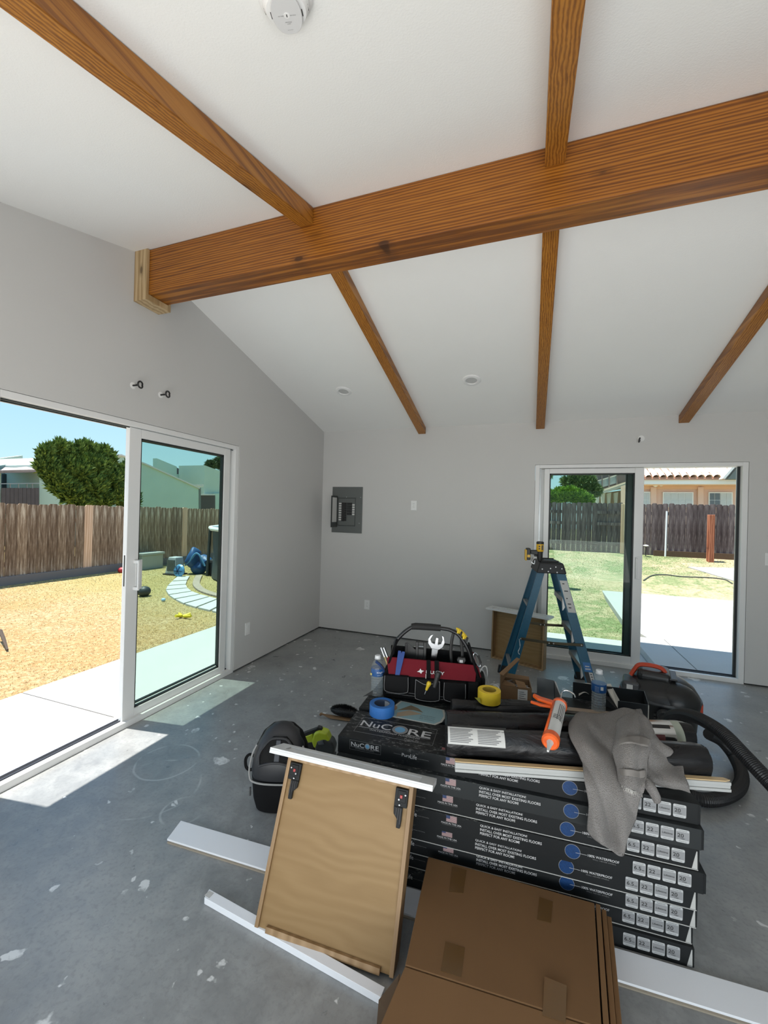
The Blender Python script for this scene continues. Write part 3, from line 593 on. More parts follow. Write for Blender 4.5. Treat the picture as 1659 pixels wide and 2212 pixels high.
def tree(name, label, clumps, n, size, m, trunk, seed, core=True, **k):
    cs = np.array([c[0] for c in clumps]); base = Vector((trunk[0], trunk[1], trunk[2])); t = thing(name, label, 'tree', base)
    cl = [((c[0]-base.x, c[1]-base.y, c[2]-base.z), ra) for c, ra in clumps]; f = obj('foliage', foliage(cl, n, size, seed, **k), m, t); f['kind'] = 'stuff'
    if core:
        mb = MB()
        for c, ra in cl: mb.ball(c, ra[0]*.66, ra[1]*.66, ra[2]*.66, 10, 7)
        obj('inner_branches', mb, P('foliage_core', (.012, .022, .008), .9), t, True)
    top = max(c[2] for c, _ in cl); obj('trunk', MB().tube([(0, 0, 0), (.05, .02, top*.5), (0, 0, top*.9)], [.14, .1, .05], 8), P('bark', (.07, .05, .035), .9), t, True)
    return t
TX = -12.5
def cl(px, py, rpx, X=TX, asp=1.0, ax='x'):
    c = at(px, py, ax, X); D = (c-CAM).dot(FW); r = rpx/FOC*D*.82; return ((c.x, c.y, c.z), (r, r, r*asp))
C_ = [cl(105, 1000, 9), cl(112, 1025, 20), cl(130, 1045, 24), cl(150, 1062, 26), cl(142, 1006, 17), cl(165, 1020, 30), cl(185, 1000, 20), cl(200, 1010, 28), cl(195, 1050, 34), cl(225, 1008, 16), cl(230, 1035, 26), cl(245, 1065, 26), cl(215, 1080, 26), cl(175, 1082, 24), cl(272, 1050, 22), cl(275, 1080, 24), cl(155, 990, 10)]+[cl(a, b-5, 6.5, asp=3.2) for a, b in ((93, 992), (105, 985), (128, 976), (134, 982), (150, 985), (170, 980), (188, 978), (197, 985), (213, 988), (226, 988), (240, 1000), (262, 1030), (275, 1022), (88, 1010)) ]
tb = at(190, 1100, 'x', TX)
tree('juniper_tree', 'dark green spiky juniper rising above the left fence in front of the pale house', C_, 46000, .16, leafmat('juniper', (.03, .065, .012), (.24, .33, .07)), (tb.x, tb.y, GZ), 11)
C2 = [cl(475, 1000, 16, -26), cl(455, 1005, 13, -26), cl(490, 1010, 16, -26)]
tree('round_tree', 'round-topped tree beyond the stucco parapets seen through the left glass', C2, 4000, .16, leafmat('round_leaf', (.03, .06, .02), (.10, .14, .05)), (at(475, 1050, 'x', -26).x, at(475, 1050, 'x', -26).y, GZ), 12, up=.2)

# ---------------------------------------------------------------- neighbouring buildings on the left
def stucco(name, c):
    t = NT(name); t.set(t.mix(t.noise(1.2, 5, .6), tuple(a*.86 for a in c), c), .9, spec=.1); t.bump(t.noise(30, 4), .3, .01); return t.m
M_MINT = stucco('mint_stucco', (.52, .64, .56)); M_MINTL = stucco('light_mint_stucco', (.55, .63, .55)); M_CAP = P('wall_cap', (.62, .60, .57), .8); M_PURP = P('stained_siding', (.10, .08, .085), .8, nz=.2, ns=5)
def slabpoly(parent, name, X, pts, depth, m, **k):
    P_ = [at(a, b, 'x', X) for a, b in pts]; return obj(name, MB().prism(P_, (-depth, 0, 0)), m, parent, **k)
def bld(name, label, X, px, py): p = at(px, py, 'x', X); return thing(name, label, 'building', (0, 0, 0))
hb = bld('stucco_house', 'pale mint stucco house with a recessed balcony behind the juniper', -17, 60, 1090)
slabpoly(hb, 'wall', -17, [(-160, 1200), (2, 1200), (2, 1015), (-160, 1040)], 4, M_MINT)
slabpoly(hb, 'wall', -17, [(85, 1200), (255, 1200), (255, 1012), (120, 988), (85, 1004)], 4, M_MINT)
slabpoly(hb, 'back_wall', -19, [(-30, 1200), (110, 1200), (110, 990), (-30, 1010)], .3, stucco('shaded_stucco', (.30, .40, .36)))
slabpoly(hb, 'roof_fascia', -16.7, [(-160, 1032), (2, 1016), (85, 1014), (85, 1020), (2, 1022), (-160, 1045)], .8, P('fascia_mauve', (.24, .18, .18), .8))
# sloping roof surface
a_, b_, c_, d_ = at(0, 1017, 'x', -16.7), at(86, 1014, 'x', -16.7), at(130, 988, 'x', -19.5), at(12, 1008, 'x', -19.5)
obj('roof', MB().prism([a_, b_, c_, d_], (0, 0, -.06)), P('roof_gravel', (.42, .34, .32), .9, nz=.2, ns=10), hb)
slabpoly(hb, 'parapet', -19.6, [(-160, 1050), (0, 1022), (126, 992), (126, 985), (0, 1010), (-160, 1044)], .3, M_MINTL)
bal = []
for k in range(9):
    u0, u1 = 4+k*9, 4+k*9+8.4; slabpoly(hb, 'balcony_board', -16.8, [(u0, 1110), (u1, 1110), (u1, 1054), (u0, 1054)], .05, M_PURP)
slabpoly(hb, 'balcony_rail', -16.75, [(2, 1046), (85, 1045), (85, 1043), (2, 1044)], .08, P('rail_grey', (.30, .32, .34), .6))
for u in (22, 40, 58, 70): slabpoly(hb, 'baluster', -16.8, [(u, 1055), (u+1.3, 1055), (u+1.3, 1045), (u, 1045)], .04, P('rail_grey', (.3, .3, .3)))
slabpoly(hb, 'balcony_door', -18.9, [(60, 1090), (83, 1090), (83, 1022), (60, 1022)], .1, P('dark_door', (.04, .05, .06), .3)); slabpoly(hb, 'balcony_window', -18.9, [(8, 1090), (45, 1090), (45, 1024), (8, 1024)], .1, P('dark_door', (.04, .05, .06), .3))
hc = bld('stucco_parapets', 'pale mint rooftop parapet walls standing behind the juniper top', -24, 220, 1000)
slabpoly(hc, 'parapet', -24, [(-60, 1003), (49, 1003), (49, 984), (-60, 998)], .4, M_MINTL); slabpoly(hc, 'parapet', -24, [(195, 1060), (251, 1060), (251, 976), (195, 986)], .4, M_MINTL)
slabpoly(hc, 'parapet', -24, [(261, 1050), (300, 1050), (300, 1008), (261, 996)], .4, M_MINTL); slabpoly(hc, 'roof_edge', -23.5, [(235, 1030), (300, 1034), (300, 1020), (235, 1013)], 2, P('dark_roof', (.07, .06, .06), .8))
slabpoly(hc, 'wall', -24, [(-60, 1200), (300, 1200), (300, 1034), (-60, 1034)], 1, M_MINT)
hd = bld('stucco_gable', 'mint stucco gable with a white sloping cap seen through the left glass panel', -16, 370, 1050)
slabpoly(hd, 'wall', -16, [(270, 1200), (430, 1200), (430, 1056), (390, 1038), (316, 1005), (270, 988)], .9, M_MINT)
slabpoly(hd, 'wall_cap', -15.93, [(262, 984), (316, 1004), (432, 1056), (432, 1053), (316, 1001), (262, 981)], .95, M_CAP)
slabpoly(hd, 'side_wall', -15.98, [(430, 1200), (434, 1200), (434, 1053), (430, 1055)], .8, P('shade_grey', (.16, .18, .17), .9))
he = bld('stucco_rooftops', 'stepped mint parapets and a tall stucco block right behind the gable', -20, 420, 1020)
slabpoly(he, 'parapet', -20, [(339, 1040), (382, 1040), (382, 1008), (339, 990)], .3, M_MINT); slabpoly(he, 'parapet', -20.5, [(382, 1060), (443, 1060), (443, 1031), (410, 1027), (382, 1024)], .3, M_MINT)
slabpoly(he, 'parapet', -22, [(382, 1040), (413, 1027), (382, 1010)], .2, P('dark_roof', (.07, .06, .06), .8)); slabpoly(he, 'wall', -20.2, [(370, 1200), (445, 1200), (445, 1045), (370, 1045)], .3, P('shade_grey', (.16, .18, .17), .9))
slabpoly(he, 'chimney_block', -18.5, [(441, 1068), (520, 1068), (520, 1034), (442, 1005)], 2, M_MINTL); slabpoly(he, 'wall', -18.3, [(463, 1200), (520, 1200), (520, 1066), (463, 1066)], 2, M_MINT)
slabpoly(he, 'lower_wall', -18.2, [(434, 1200), (465, 1200), (465, 1070), (434, 1070)], .3, P('dark_roof', (.07, .06, .06), .8)); slabpoly(he, 'ledge', -18.1, [(434, 1070), (463, 1070), (463, 1067), (434, 1067)], .4, M_CAP)
slabpoly(he, 'vent', -18.1, [(424, 1049), (440, 1052), (440, 1046), (424, 1046)], .3, M_CAP)
cb = at(352, 1226, 'x', FX+.3)
cab = thing('storage_cabinet', 'pale storage chest against the left fence seen through the glass', 'chest', (0, 0, 0))
c0, c1 = at(306, 1232, 'z', GZ), at(352, 1226, 'z', GZ); hz = at(350, 1192, 'x', c1.x).z
obj('body', MB().prism([c0, c1, c1+Vector((-.28, 0, 0)), c0+Vector((-.28, 0, 0))], (0, 0, hz-GZ-.06)), P('chest_plastic', (.34, .36, .33), .6), cab, bevel=.01)
obj('lid', MB().prism([p+Vector((0, 0, hz-GZ-.06)) for p in (c0+Vector((.03, -.03, 0)), c1+Vector((.03, .03, 0)), c1+Vector((-.30, .03, 0)), c0+Vector((-.30, -.03, 0)))], (0, 0, .06)), P('chest_plastic', (.34, .36, .33), .6), cab, bevel=.01)

# ---------------------------------------------------------------- neighbouring buildings at the back
YH = 20.0
M_OR = stucco('orange_stucco', (.78, .54, .44)); M_ORT = stucco('orange_trim', (.78, .50, .34)); M_WHF = P('white_fascia', (.80, .78, .74), .7); M_TILE = P('clay_tile', (.85, .70, .57), .8, nz=.15, ns=6); M_TRED = P('red_tile', (.50, .27, .19), .8)
hh2 = thing('orange_stucco_house', 'orange stucco house with a clay tile roof behind the dark fence', 'building', (0, 0, 0))
def bp(name, Y, pts, depth, m, **k): return obj(name, MB().prism([at(a, b, 'y', Y) for a, b in pts][::-1], (0, depth, 0)), m, hh2, **k)
bp('wall', YH, [(1372, 1200), (1700, 1200), (1700, 1040), (1372, 1040)], 3, M_OR)
bp('fascia', YH-.7, [(1378, 1046), (1700, 1046), (1700, 1035), (1378, 1034)], .12, M_WHF); bp('eave_soffit', YH-.6, [(1378, 1048), (1700, 1048), (1700, 1045.5), (1378, 1045.5)], .6, M_ORT)
bp('frieze', YH-.08, [(1372, 1056), (1700, 1057), (1700, 1046), (1372, 1046)], .1, M_ORT)
for u in (1412, 1514): bp('pilaster', YH-.14, [(u-6, 1200), (u+6, 1200), (u+6, 1052), (u-6, 1052)], .16, M_OR)
M_BLIND = P('window_blind', (.50, .53, .55), .5); M_WD = P('window_dark', (.12, .14, .16), .2)
def win(u0, u1, v0, v1, cols, dark=()):
    w = bp('window', YH-.08, [(u0, v1), (u1, v1), (u1, v0), (u0, v0)], .1, M_VINYL)
    n = len(cols)-1
    for i in range(n):
        for j in range(2):
            a, b = cols[i]+.6, cols[i+1]-.6; c = v0+2+(v1-v0-2)*j/2+.5; d = v0+2+(v1-v0-2)*(j+1)/2-.5
            o = obj('pane', MB().prism([at(x, y, 'y', YH-.095) for x, y in ((a, d), (b, d), (b, c), (a, c))][::-1], (0, .012, 0)), M_WD if i in dark else M_BLIND, hh2)
win(1432, 1498, 1063, 1096, (1434, 1449, 1465, 1480, 1496)); win(1531, 1583, 1063, 1096, (1533, 1544, 1556, 1569, 1581), (0, 1)); win(1388, 1405, 1062, 1096, (1389, 1396, 1403))
# barrel tiles on the roof: rows x columns, each a tile
a0, a1 = at(1393, 1034, 'y', YH-.75), at(1600, 1034, 'y', YH-.75); tw = (a1.x-a0.x)/12.5; slope = .42
tl = MB().tube([(0, 0, 0), (0, .62, .62*slope+.05)], [tw*.42, tw*.36], 10, caps=False); tm = mesh(tl, 'roof_tile', True); tm.materials.append(M_TILE)
roof = bp('roof', YH-.72, [(1378, 1034), (1720, 1034), (1720, 1031), (1378, 1031)], .1, M_TRED)
z0 = a0.z+.02
obj('roof_deck', MB().prism([(a0.x-.35, YH-.75, z0-.02), (a0.x+11, YH-.75, z0-.02), (a0.x+11, YH+4.3, z0-.02+5*slope), (a0.x-.35, YH+4.3, z0-.02+5*slope)], (0, 0, -.05)), M_TRED, hh2)
for j in range(10):
    for i in range(-1, 20):
        o = bpy.data.objects.new('roof_tile', tm); COL.objects.link(o); o.parent = hh2; o.location = (a0.x+(i+.5)*tw, YH-.78+j*.5, z0+j*.5*slope+.03); o.rotation_euler = (0, random.uniform(-.05, .05), 0)
p = at(1416, 1048, 'y', YH-.3); obj('flood_light', MB().ball(p, .1, .1, .07, 8, 6).ball(p+Vector((.2, 0, .02)), .09, .09, .07, 8, 6), M_WHF, hh2, True)
p0 = at(1558, 1036, 'y', YH-1.4)
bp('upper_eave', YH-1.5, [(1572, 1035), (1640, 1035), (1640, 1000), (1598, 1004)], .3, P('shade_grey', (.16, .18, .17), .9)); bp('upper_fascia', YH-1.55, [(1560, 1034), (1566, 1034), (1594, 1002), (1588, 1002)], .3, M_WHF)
hh2b = hh2
hh2 = thing('grey_balcony_house', 'grey house with an upper balcony and white arched eaves seen through the far glass', 'building', (0, 0, 0))
M_GRY = stucco('grey_stucco', (.26, .22, .23)); Y2 = 26
bp('upper_wall', Y2, [(1288, 1062), (1420, 1040), (1420, 960), (1288, 960)], 3, M_GRY)
for u0, u1 in ((1291, 1300), (1302, 1315), (1317, 1332)):
    s = (1062-1035)/(1290-1365)
    f = lambda u, v: v+(u-1290)*-.30
    bp('balcony_panel', Y2-.2, [(u0, f(u0, 1056)), (u1, f(u1, 1056)), (u1, f(u1, 1040)), (u0, f(u0, 1040))], .05, P('balcony_glass', (.34, .42, .46), .3)); bp('balcony_rail', Y2-.25, [(u0, f(u0, 1040)), (u1, f(u1, 1040)), (u1, f(u1, 1038)), (u0, f(u0, 1038))], .08, M_WHF)
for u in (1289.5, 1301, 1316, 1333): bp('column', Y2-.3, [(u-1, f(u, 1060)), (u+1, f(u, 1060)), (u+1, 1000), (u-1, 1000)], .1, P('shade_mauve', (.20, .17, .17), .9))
bp('tile_eave', Y2-1.2, [(1298, 1062), (1368, 1039), (1368, 1035), (1298, 1058)], 1.0, M_TILE); bp('eave_fascia', Y2-1.25, [(1301, 1067), (1368, 1045), (1368, 1038), (1301, 1061)], .3, M_WHF)
bp('lower_wall', Y2-.1, [(1286, 1200), (1420, 1200), (1420, 1048), (1310, 1064), (1286, 1068)], .2, stucco('tan_stucco', (.36, .26, .18)))
for k, u in enumerate((1291, 1303, 1316, 1331)): bp('arch_pier', Y2-1.0, [(u-1.6, 1095), (u+1.6, 1095), (u+4.5, 1066-k), (u-4.5, 1068-k)], .3, M_WHF)
bp('lower_window', Y2-.15, [(1342, 1092), (1350, 1092), (1350, 1076), (1342, 1077)], .1, M_WD)
# trees at the back left
def clb(px, py, r, Y, asp=1.0): return cl(px, py, r, Y, asp, 'y')
M_LF = leafmat('hedge_leaf', (.08, .17, .02), (.32, .48, .07)); M_LF2 = leafmat('grey_leaf', (.06, .11, .04), (.22, .30, .12))
CC = [clb(1192, 1075, 16, 19), clb(1210, 1070, 18, 19), clb(1232, 1068, 18, 19), clb(1250, 1075, 18, 19), clb(1180, 1085, 14, 19), clb(1268, 1082, 14, 19)]
tb = at(1220, 1100, 'y', 19); tree('green_hedge_tree', 'bright green bushy tree rising behind the dark fence at the left of the far glass', CC, 15000, .12, M_LF, (tb.x, tb.y, 0), 21, up=.5)
CC = [clb(1255, 1045, 16, 22), clb(1240, 1035, 11, 22), clb(1222, 1040, 9, 22), clb(1272, 1040, 14, 22), clb(1282, 1060, 16, 22), clb(1265, 1068, 16, 22), clb(1225, 1055, 9, 22), clb(1255, 1028, 8, 22)]
tb = at(1260, 1100, 'y', 22); tree('tall_feathery_tree', 'taller grey-green feathery tree beside the balcony house behind the fence', CC, 9000, .12, M_LF2, (tb.x, tb.y, 0), 22, core=False, up=.3, spike=1.3)
CC = [clb(1190, 1018, 7, 9.5), clb(1188, 1030, 5, 9.5), clb(1180, 1012, 9, 9.5)]
tb = at(1150, 1100, 'y', 9.5); tree('overhanging_branch_tree', 'leafy twig tips hanging into the upper left corner of the far glass', CC, 500, .05, M_LF2, (tb.x, tb.y, GZ), 23, core=False, up=-.6)
# ---------------------------------------------------------------- flooring cartons
AB = math.atan2(.075, 1.3); BH = .0688; BLn, BDp = 1.302, .235; ZT = 8*BH
SO = Vector((-.75, 1.575, 0)); SX = Vector((math.cos(AB), math.sin(AB), 0)); SY = Vector((-math.sin(AB), math.cos(AB), 0))
def tb_carton(name, c, sc=1):
    t = NT(name); n = t.noise(3, 5, .6); f = t.noise(90, 4, .7, t.map((.4, 1, 1))); s = t.ramp(f, (.54, 0.0), (.62, 1.0)); z = t.sep()
    col = t.mix(n, tuple(a*.7 for a in c), tuple(a*1.25 for a in c)); edge = t.ramp(z[2], (.062, 0.0), (.067, 1.0)); 
    col = t.mix(t.math('MULTIPLY', t.math('MULTIPLY', s, t.math('MAXIMUM', t.math('MULTIPLY', edge, t.ramp(t.noise(6, 4), (.45, 0.0), (.6, 1.0))), t.ramp(t.noise(5, 4), (.6, 0.0), (.72, .5)))), .8), col, (.22, .22, .21))
    t.set(col, .5, spec=.2); t.bump(n, .15, .004); return t.m
M_CART = tb_carton('black_carton', (.0135, .0150, .0158)); M_CARTIN = P('carton_inside_white', (.42, .42, .40), .8); M_KRAFTD = P('carton_edge', (.09, .055, .03), .9)
M_INK = P('white_print', (.50, .50, .50), .6); M_INK2 = P('grey_print', (.20, .20, .20), .6); M_INKD = P('dark_print', (.02, .02, .02), .6)
M_SILV = P('silver_print', (.24, .245, .25), .4); M_BLUEP = NT('blue_disc'); _t = M_BLUEP; _t.set(_t.mix(_t.noise(160, 3, .6), (.004, .018, .06), (.012, .06, .19)), .4); M_BLUEP = _t.m
M_LBLUE = P('logo_blue', (.12, .30, .48), .5); M_FRED = P('flag_red', (.26, .10, .10), .6); M_FWHT = P('flag_white', (.34, .32, .32), .6); M_FBLU = P('flag_blue', (.03, .05, .12), .6)
FR = Matrix.Rotation(math.pi/2, 4, 'X')   # local x right, y up, z towards the viewer on the box front
def mkfront():
    """print on the front face: list of (name, mesh) built once, shared by every carton"""
    out = []
    def T_(n, s, x, z, w, h, m, bold=0, lab=None):
        o = text(n, s, x, z, w, h, m, None, .0003, FR, bold=bold); out.append((n, o.data, lab)); bpy.data.objects.remove(o)
    def R_(n, x0, x1, z0, z1, m, y=-.0004, lab=None): mb = MB().box(x0, x1, y, -.0001, z0, z1); me = mesh(mb, n); me.materials.append(m); out.append((n, me, lab))
    def D_(n, x, z, r, m, y, lab=None, r0=0):
        mb = MB(); c = [(x+r*math.cos(a), y, z+r*math.sin(a)) for a in [2*math.pi*k/28 for k in range(28)]]; mb.prism(c[::-1] if r0 else c, (0, -y*.9, 0)); me = mesh(mb, n); me.materials.append(m); out.append((n, me, lab))
    # logo box
    fr = MB()
    for a in ((.057, .192, .060, .0606), (.057, .192, .0215, .0221), (.057, .0577, .0221, .06), (.1913, .192, .0221, .06)): fr.box(a[0], a[1], -.0004, -.0001, a[2], a[3])
    me = mesh(fr, 'logo_frame'); me.materials.append(M_INK2); out.append(('logo_frame', me, None))
    T_('logo_lettering', 'NuC', .063, .036, .057, .0175, M_INK, .01); T_('logo_lettering', 'RE', .149, .036, .035, .0175, M_INK, .01)
    D_('logo_ring', .1345, .0447, .0118, M_SILV, -.0003); D_('logo_disc', .1345, .0447, .0078, M_LBLUE, -.0005)
    R_('logo_line', .061, .121, .0332, .0338, M_INK); R_('logo_line', .148, .187, .0332, .0338, M_INK); T_('lettering', 'WATERPROOF FLOORING', .081, .027, .082, .0045, M_INK2)
    T_('lettering', 'Pura', .281, .034, .034, .013, M_INK); T_('lettering', 'Life', .316, .031, .026, .018, M_INK); T_('lettering', 'Powered by', .248, .038, .030, .0035, M_INK2); T_('lettering', 'Antimicrobial Coating', .345, .034, .045, .004, M_INK2)
    # flag
    for k in range(7): R_('flag_stripe', .457, .497, .0415+k*.0033, .0415+k*.0033+.0017, M_FRED, -.0004)
    R_('flag_field', .457, .497, .0405, .0645, M_FWHT, -.0003); R_('flag_canton', .457, .472, .053, .0645, M_FBLU, -.0006)
    T_('lettering', 'MADE IN THE USA', .439, .031, .076, .0065, M_INK); T_('lettering', 'with globally sourced components', .440, .0265, .074, .0026, M_INK2)
    for s, z, w in (('QUICK & EASY INSTALLATION!', .0495, .166), ('INSTALL OVER MOST EXISTING FLOORS', .0355, .2165), ('PERFECT FOR ANY ROOM!', .0215, .141)): T_('lettering', s, .584, z, w, .0098, M_INK, .012)
    D_('emblem_ring', .902, .039, .0255, M_SILV, -.0003); D_('emblem_disc', .902, .039, .0243, M_BLUEP, -.0006); R_('leader_line', .912, .948, .0375, .0383, M_INK, -.0008)
    T_('lettering', '100% WATERPROOF', .951, .0345, .098, .0085, M_INK, .012); T_('lettering', 'WILL NEVER SWELL', .966, .027, .074, .0035, M_INK2)
    for x, s, b in ((1.090, '6.5', 'Thickness'), (1.134, '22', 'Wear Layer'), (1.178, 'Lifetime', 'Warranty'), (1.222, '20', 'Warranty')):
        P_ = []; w, h, c = .038, .043, .004; z0 = .013
        for cx, cz, a0 in ((x+w-c, z0+c, -90), (x+w-c, z0+h-c, 0), (x+c, z0+h-c, 90), (x+c, z0+c, 180)):
            for k in range(4): a = math.radians(a0+k*30); P_.append((cx+c*math.cos(a), -.0004, cz+c*math.sin(a)))
        me = mesh(MB().prism(P_, (0, .0003, 0)), 'spec_label'); me.materials.append(P('label_white', (.44, .45, .45), .5)); out.append(('spec_label', me, None))
        R_('label_band', x+.001, x+w-.001, z0+.009, z0+h-.008, M_SILV, -.0006)
        big = len(s) < 4; o = text('lettering', s, x+.004, z0+(.017 if big else .019), (.021 if s == '6.5' else .018) if big else .03, .0125 if big else .006, M_INKD, None, .0008, FR, bold=.01); out.append(('lettering', o.data, None)); bpy.data.objects.remove(o)
        if s in ('6.5', '22'): o = text('lettering', 'mm' if s == '6.5' else 'mil', x+.027, z0+.017, .008, .003, M_INKD, None, .0008, FR); out.append(('lettering', o.data, None)); bpy.data.objects.remove(o)
        if s == '20': o = text('lettering', 'Year', x+.012, z0+.0115, .014, .005, M_INKD, None, .0008, FR); out.append(('lettering', o.data, None)); bpy.data.objects.remove(o)
        for q_, zz in ((b, z0+.0025), ('Residential' if s == 'Lifetime' else 'Commercial', z0+h-.0055)): o = text('lettering', q_, x+.007, zz, .024, .003, M_INKD, None, .0006, FR); out.append(('lettering', o.data, None)); bpy.data.objects.remove(o)
    return out
FRONT = mkfront()
def carton_body(edge):
    m = MB().box(.004, BLn-.008, 0, BDp, 0, BH-.0012); return mesh(m, 'sleeve')
body_me = carton_body(0); body_me.materials.append(M_CART); body2_me = carton_body(0); body2_me.materials.append(tb_carton('greyer_carton', (.024, .027, .028)))
flap_me = mesh(MB().box(BLn-.0075, BLn-.0045, .0, BDp, .002, BH-.002).hexa([(BLn-.004, .0, .003), (BLn-.001, .0, .003), (BLn+.008, BDp*.9, .003), (BLn+.004, BDp*.9, .003)], [(BLn-.004, .0, BH-.004), (BLn-.001, .0, BH-.004), (BLn+.009, BDp*.9, BH-.004), (BLn+.004, BDp*.9, BH-.004)]), 'end_flap'); flap_me.materials.append(M_CART)
lip_me = mesh(MB().box(.01, BLn-.004, -.0022, -.0002, .0, .0022), 'sleeve_edge'); lip_me.materials.append(M_CARTIN)
tear_me = mesh(MB().prism([(BLn-.022, -.0016, .003), (BLn-.006, -.0016, .003), (BLn-.0075, -.0016, BH-.008), (BLn-.010, -.0016, BH-.008)], (0, .0014, 0)), 'torn_edge'); tear_me.materials.append(M_CARTIN)
def link(name, me, parent, label=None):
    o = bpy.data.objects.new(name, me); COL.objects.link(o); o.parent = parent
    if label: o['label'] = label
    return o
OFF = [(.0, .0), (.003, -.020), (-.007, -.016), (.010, -.024), (-.007, -.010), (-.002, .003), (-.007, .018), (-.006, .006)]  # top to bottom: dx, dy
ORD = ['topmost carton of the black flooring stack, with the big logo under the blue tape', 'second flooring carton from the top, sticking forward with its greyer clean front', 'third flooring carton from the top with a pale torn lower edge', 'fourth flooring carton from the top, pushed furthest forward', 'fifth flooring carton from the top with a pale lower edge', 'sixth flooring carton from the top, just above the slope of brown cardboard', 'seventh flooring carton from the top, shoved back between its neighbours', 'lowest flooring carton of the stack, standing on the concrete by the white board']
cart = []
for i in range(8):
    dx, dy = OFF[i]; z = (7-i)*BH; p = SO+SX*dx+SY*dy
    c = thing('flooring_carton', ORD[i], 'carton', (p.x, p.y, z), AB, 'front column of flooring cartons'); cart.append(c)
    link('sleeve', body_me if i != 1 else body2_me, c); link('end_flap', flap_me, c)
    if i in (2, 4, 5, 6): link('sleeve_edge', lip_me, c)
    if i in (2, 4, 5, 6, 7): link('torn_edge', tear_me, c)
    for n, me, lab in FRONT: link(n, me, c, lab)
for col_ in (1, 2):
    for i in range(8):
        z = (7-i)*BH; p = SO+SX*random.uniform(-.004, .004)+SY*(BDp+.026+(col_-1)*(BDp+.003))
        c = thing('flooring_carton', 'black flooring carton on top of the %s column behind the front one' % ('second' if col_ == 1 else 'third') if i == 0 else 'black flooring carton hidden inside the rear columns of the stack', 'carton', (p.x, p.y, z), AB, 'rear columns of flooring cartons')
        link('sleeve', body_me, c); link('end_flap', flap_me, c)
# print on the top of the topmost carton
c = cart[0]; TM = Matrix.Identity(4); zt_ = BH-.0012
fr = MB()
for a in ((.052, .395, .182, .1832), (.052, .395, .055, .0562), (.052, .0532, .0562, .182), (.3938, .395, .0562, .182)): fr.box(a[0], a[1], a[2], a[3], zt_, zt_+.0004)
obj('logo_frame', fr, M_INK2, c)
text('logo_lettering', 'NuC', .062, .108, .138, .048, M_INK, c, zt_+.0002, bold=.008); text('logo_lettering', 'RE', .278, .104, .098, .048, M_INK, c, zt_+.0002, bold=.008)
for r, m, dz in ((.034, M_SILV, .0003), (.031, M_INK2, .0004), (.0225, M_LBLUE, .0006)): obj('logo_disc', MB().lathe([(r, dz-.0002), (r, dz), (0, dz)], 36, Matrix.Translation((.2395, .130, zt_))), m, c)
for x0, x1 in ((.062, .205), (.272, .378)): obj('logo_line', MB().box(x0, x1, .0985, .1000, zt_, zt_+.0004), M_INK, c)
text('lettering', 'WATERPROOF FLOORING', .113, .082, .222, .0095, M_INK, c, zt_+.0002); text('lettering', 'Pura', .275, .060, .035, .013, M_INK2, c, zt_+.0002); text('lettering', 'Life', .311, .057, .025, .018, M_INK2, c, zt_+.0002); text('lettering', 'Antimicrobial Coating', .338, .060, .045, .004, M_INK2, c, zt_+.0002)
text('lettering', 'Powered by', .244, .064, .028, .004, M_INK2, c, zt_+.0002)
def toploc(px, py): p = at(px, py, 'z', ZT-.001)-SO; return p.dot(SX), p.dot(SY)
x, y = toploc(963, 1618); obj('flag_print', MB().box(x-.016, x+.016, y-.008, y+.008, zt_, zt_+.0004), M_FRED, c); text('lettering', 'MADE IN THE USA', x-.03, y-.02, .06, .006, M_INK2, c, zt_+.0002)
for px, py, r, m in ((1118, 1630, .042, M_INK2), (1210, 1650, .042, M_BLUEP)):
    x, y = toploc(px, py); obj('emblem_print', MB().lathe([(r, 0), (r, .0004), (0, .0004)], 36, Matrix.Translation((x, y, zt_))), m, c)
x, y = toploc(1040, 1622); text('lettering', 'QUICK & EASY INSTALLATION!', x-.05, y-.005, .12, .006, M_INK2, c, zt_+.0002)
# product picture on the top of the second-column carton, turned towards the back
def T3(px, py, z=ZT): return at(px, py, 'z', z)
lab = thing('flooring_sample_sheet', 'pale blue product sheet with a plank picture lying by the blue tape', 'sheet', (0, 0, 0))
qs = [T3(a, b, ZT) for a, b in ((866, 1514), (960, 1534), (963, 1548), (955, 1560), (940, 1566), (846, 1548), (846, 1538), (855, 1522))]
obj('sheet_border', MB().prism([p+Vector((0, 0, -.0008)) for p in qs], (0, 0, .0013)), P('sheet_white', (.40, .40, .37), .6), lab)
qc = sum(qs, Vector())/len(qs); obj('sheet_print', MB().prism([qc+(p-qc)*.92+Vector((0, 0, .0005)) for p in qs], (0, 0, .0006)), P('sheet_blue', (.20, .32, .35), .6), lab)
def sheetpoly(name, pts, m, z): obj(name, MB().prism([T3(a, b)+Vector((0, 0, z)) for a, b in pts], (0, 0, .0004)), m, lab)
sheetpoly('picture_plank', [(858, 1535), (888, 1524), (904, 1531), (914, 1540), (895, 1535), (882, 1534)], P('plank_dark', (.14, .11, .07), .7), .0011)
sheetpoly('picture_plank', [(855, 1549), (858, 1540), (884, 1535), (912, 1543)], P('plank_tan', (.30, .24, .17), .7), .0012)
MS = frame_M(T3(905, 1553)+Vector((0, 0, .0014)), T3(955, 1562)-T3(905, 1553), SY)
for k, s in enumerate(('EASY TO INSTALL', 'REAL WOOD LOOK', 'KID AND PET FRIENDLY')): text('lettering', s, .0, .0+k*.016, .07, .006, M_INKD, lab, 0, MS)
p = T3(848, 1530); tag(obj('wooden_disc', MB().lathe([(.027, 0), (.028, .002), (.028, .003), (0, .003)], 30, Matrix.Translation((p.x-.005, p.y, ZT+.0008))), P('tan_wood', (.26, .17, .11), .6, nz=.15)), 'small round tan wooden disc half under the blue tape roll', 'disc')

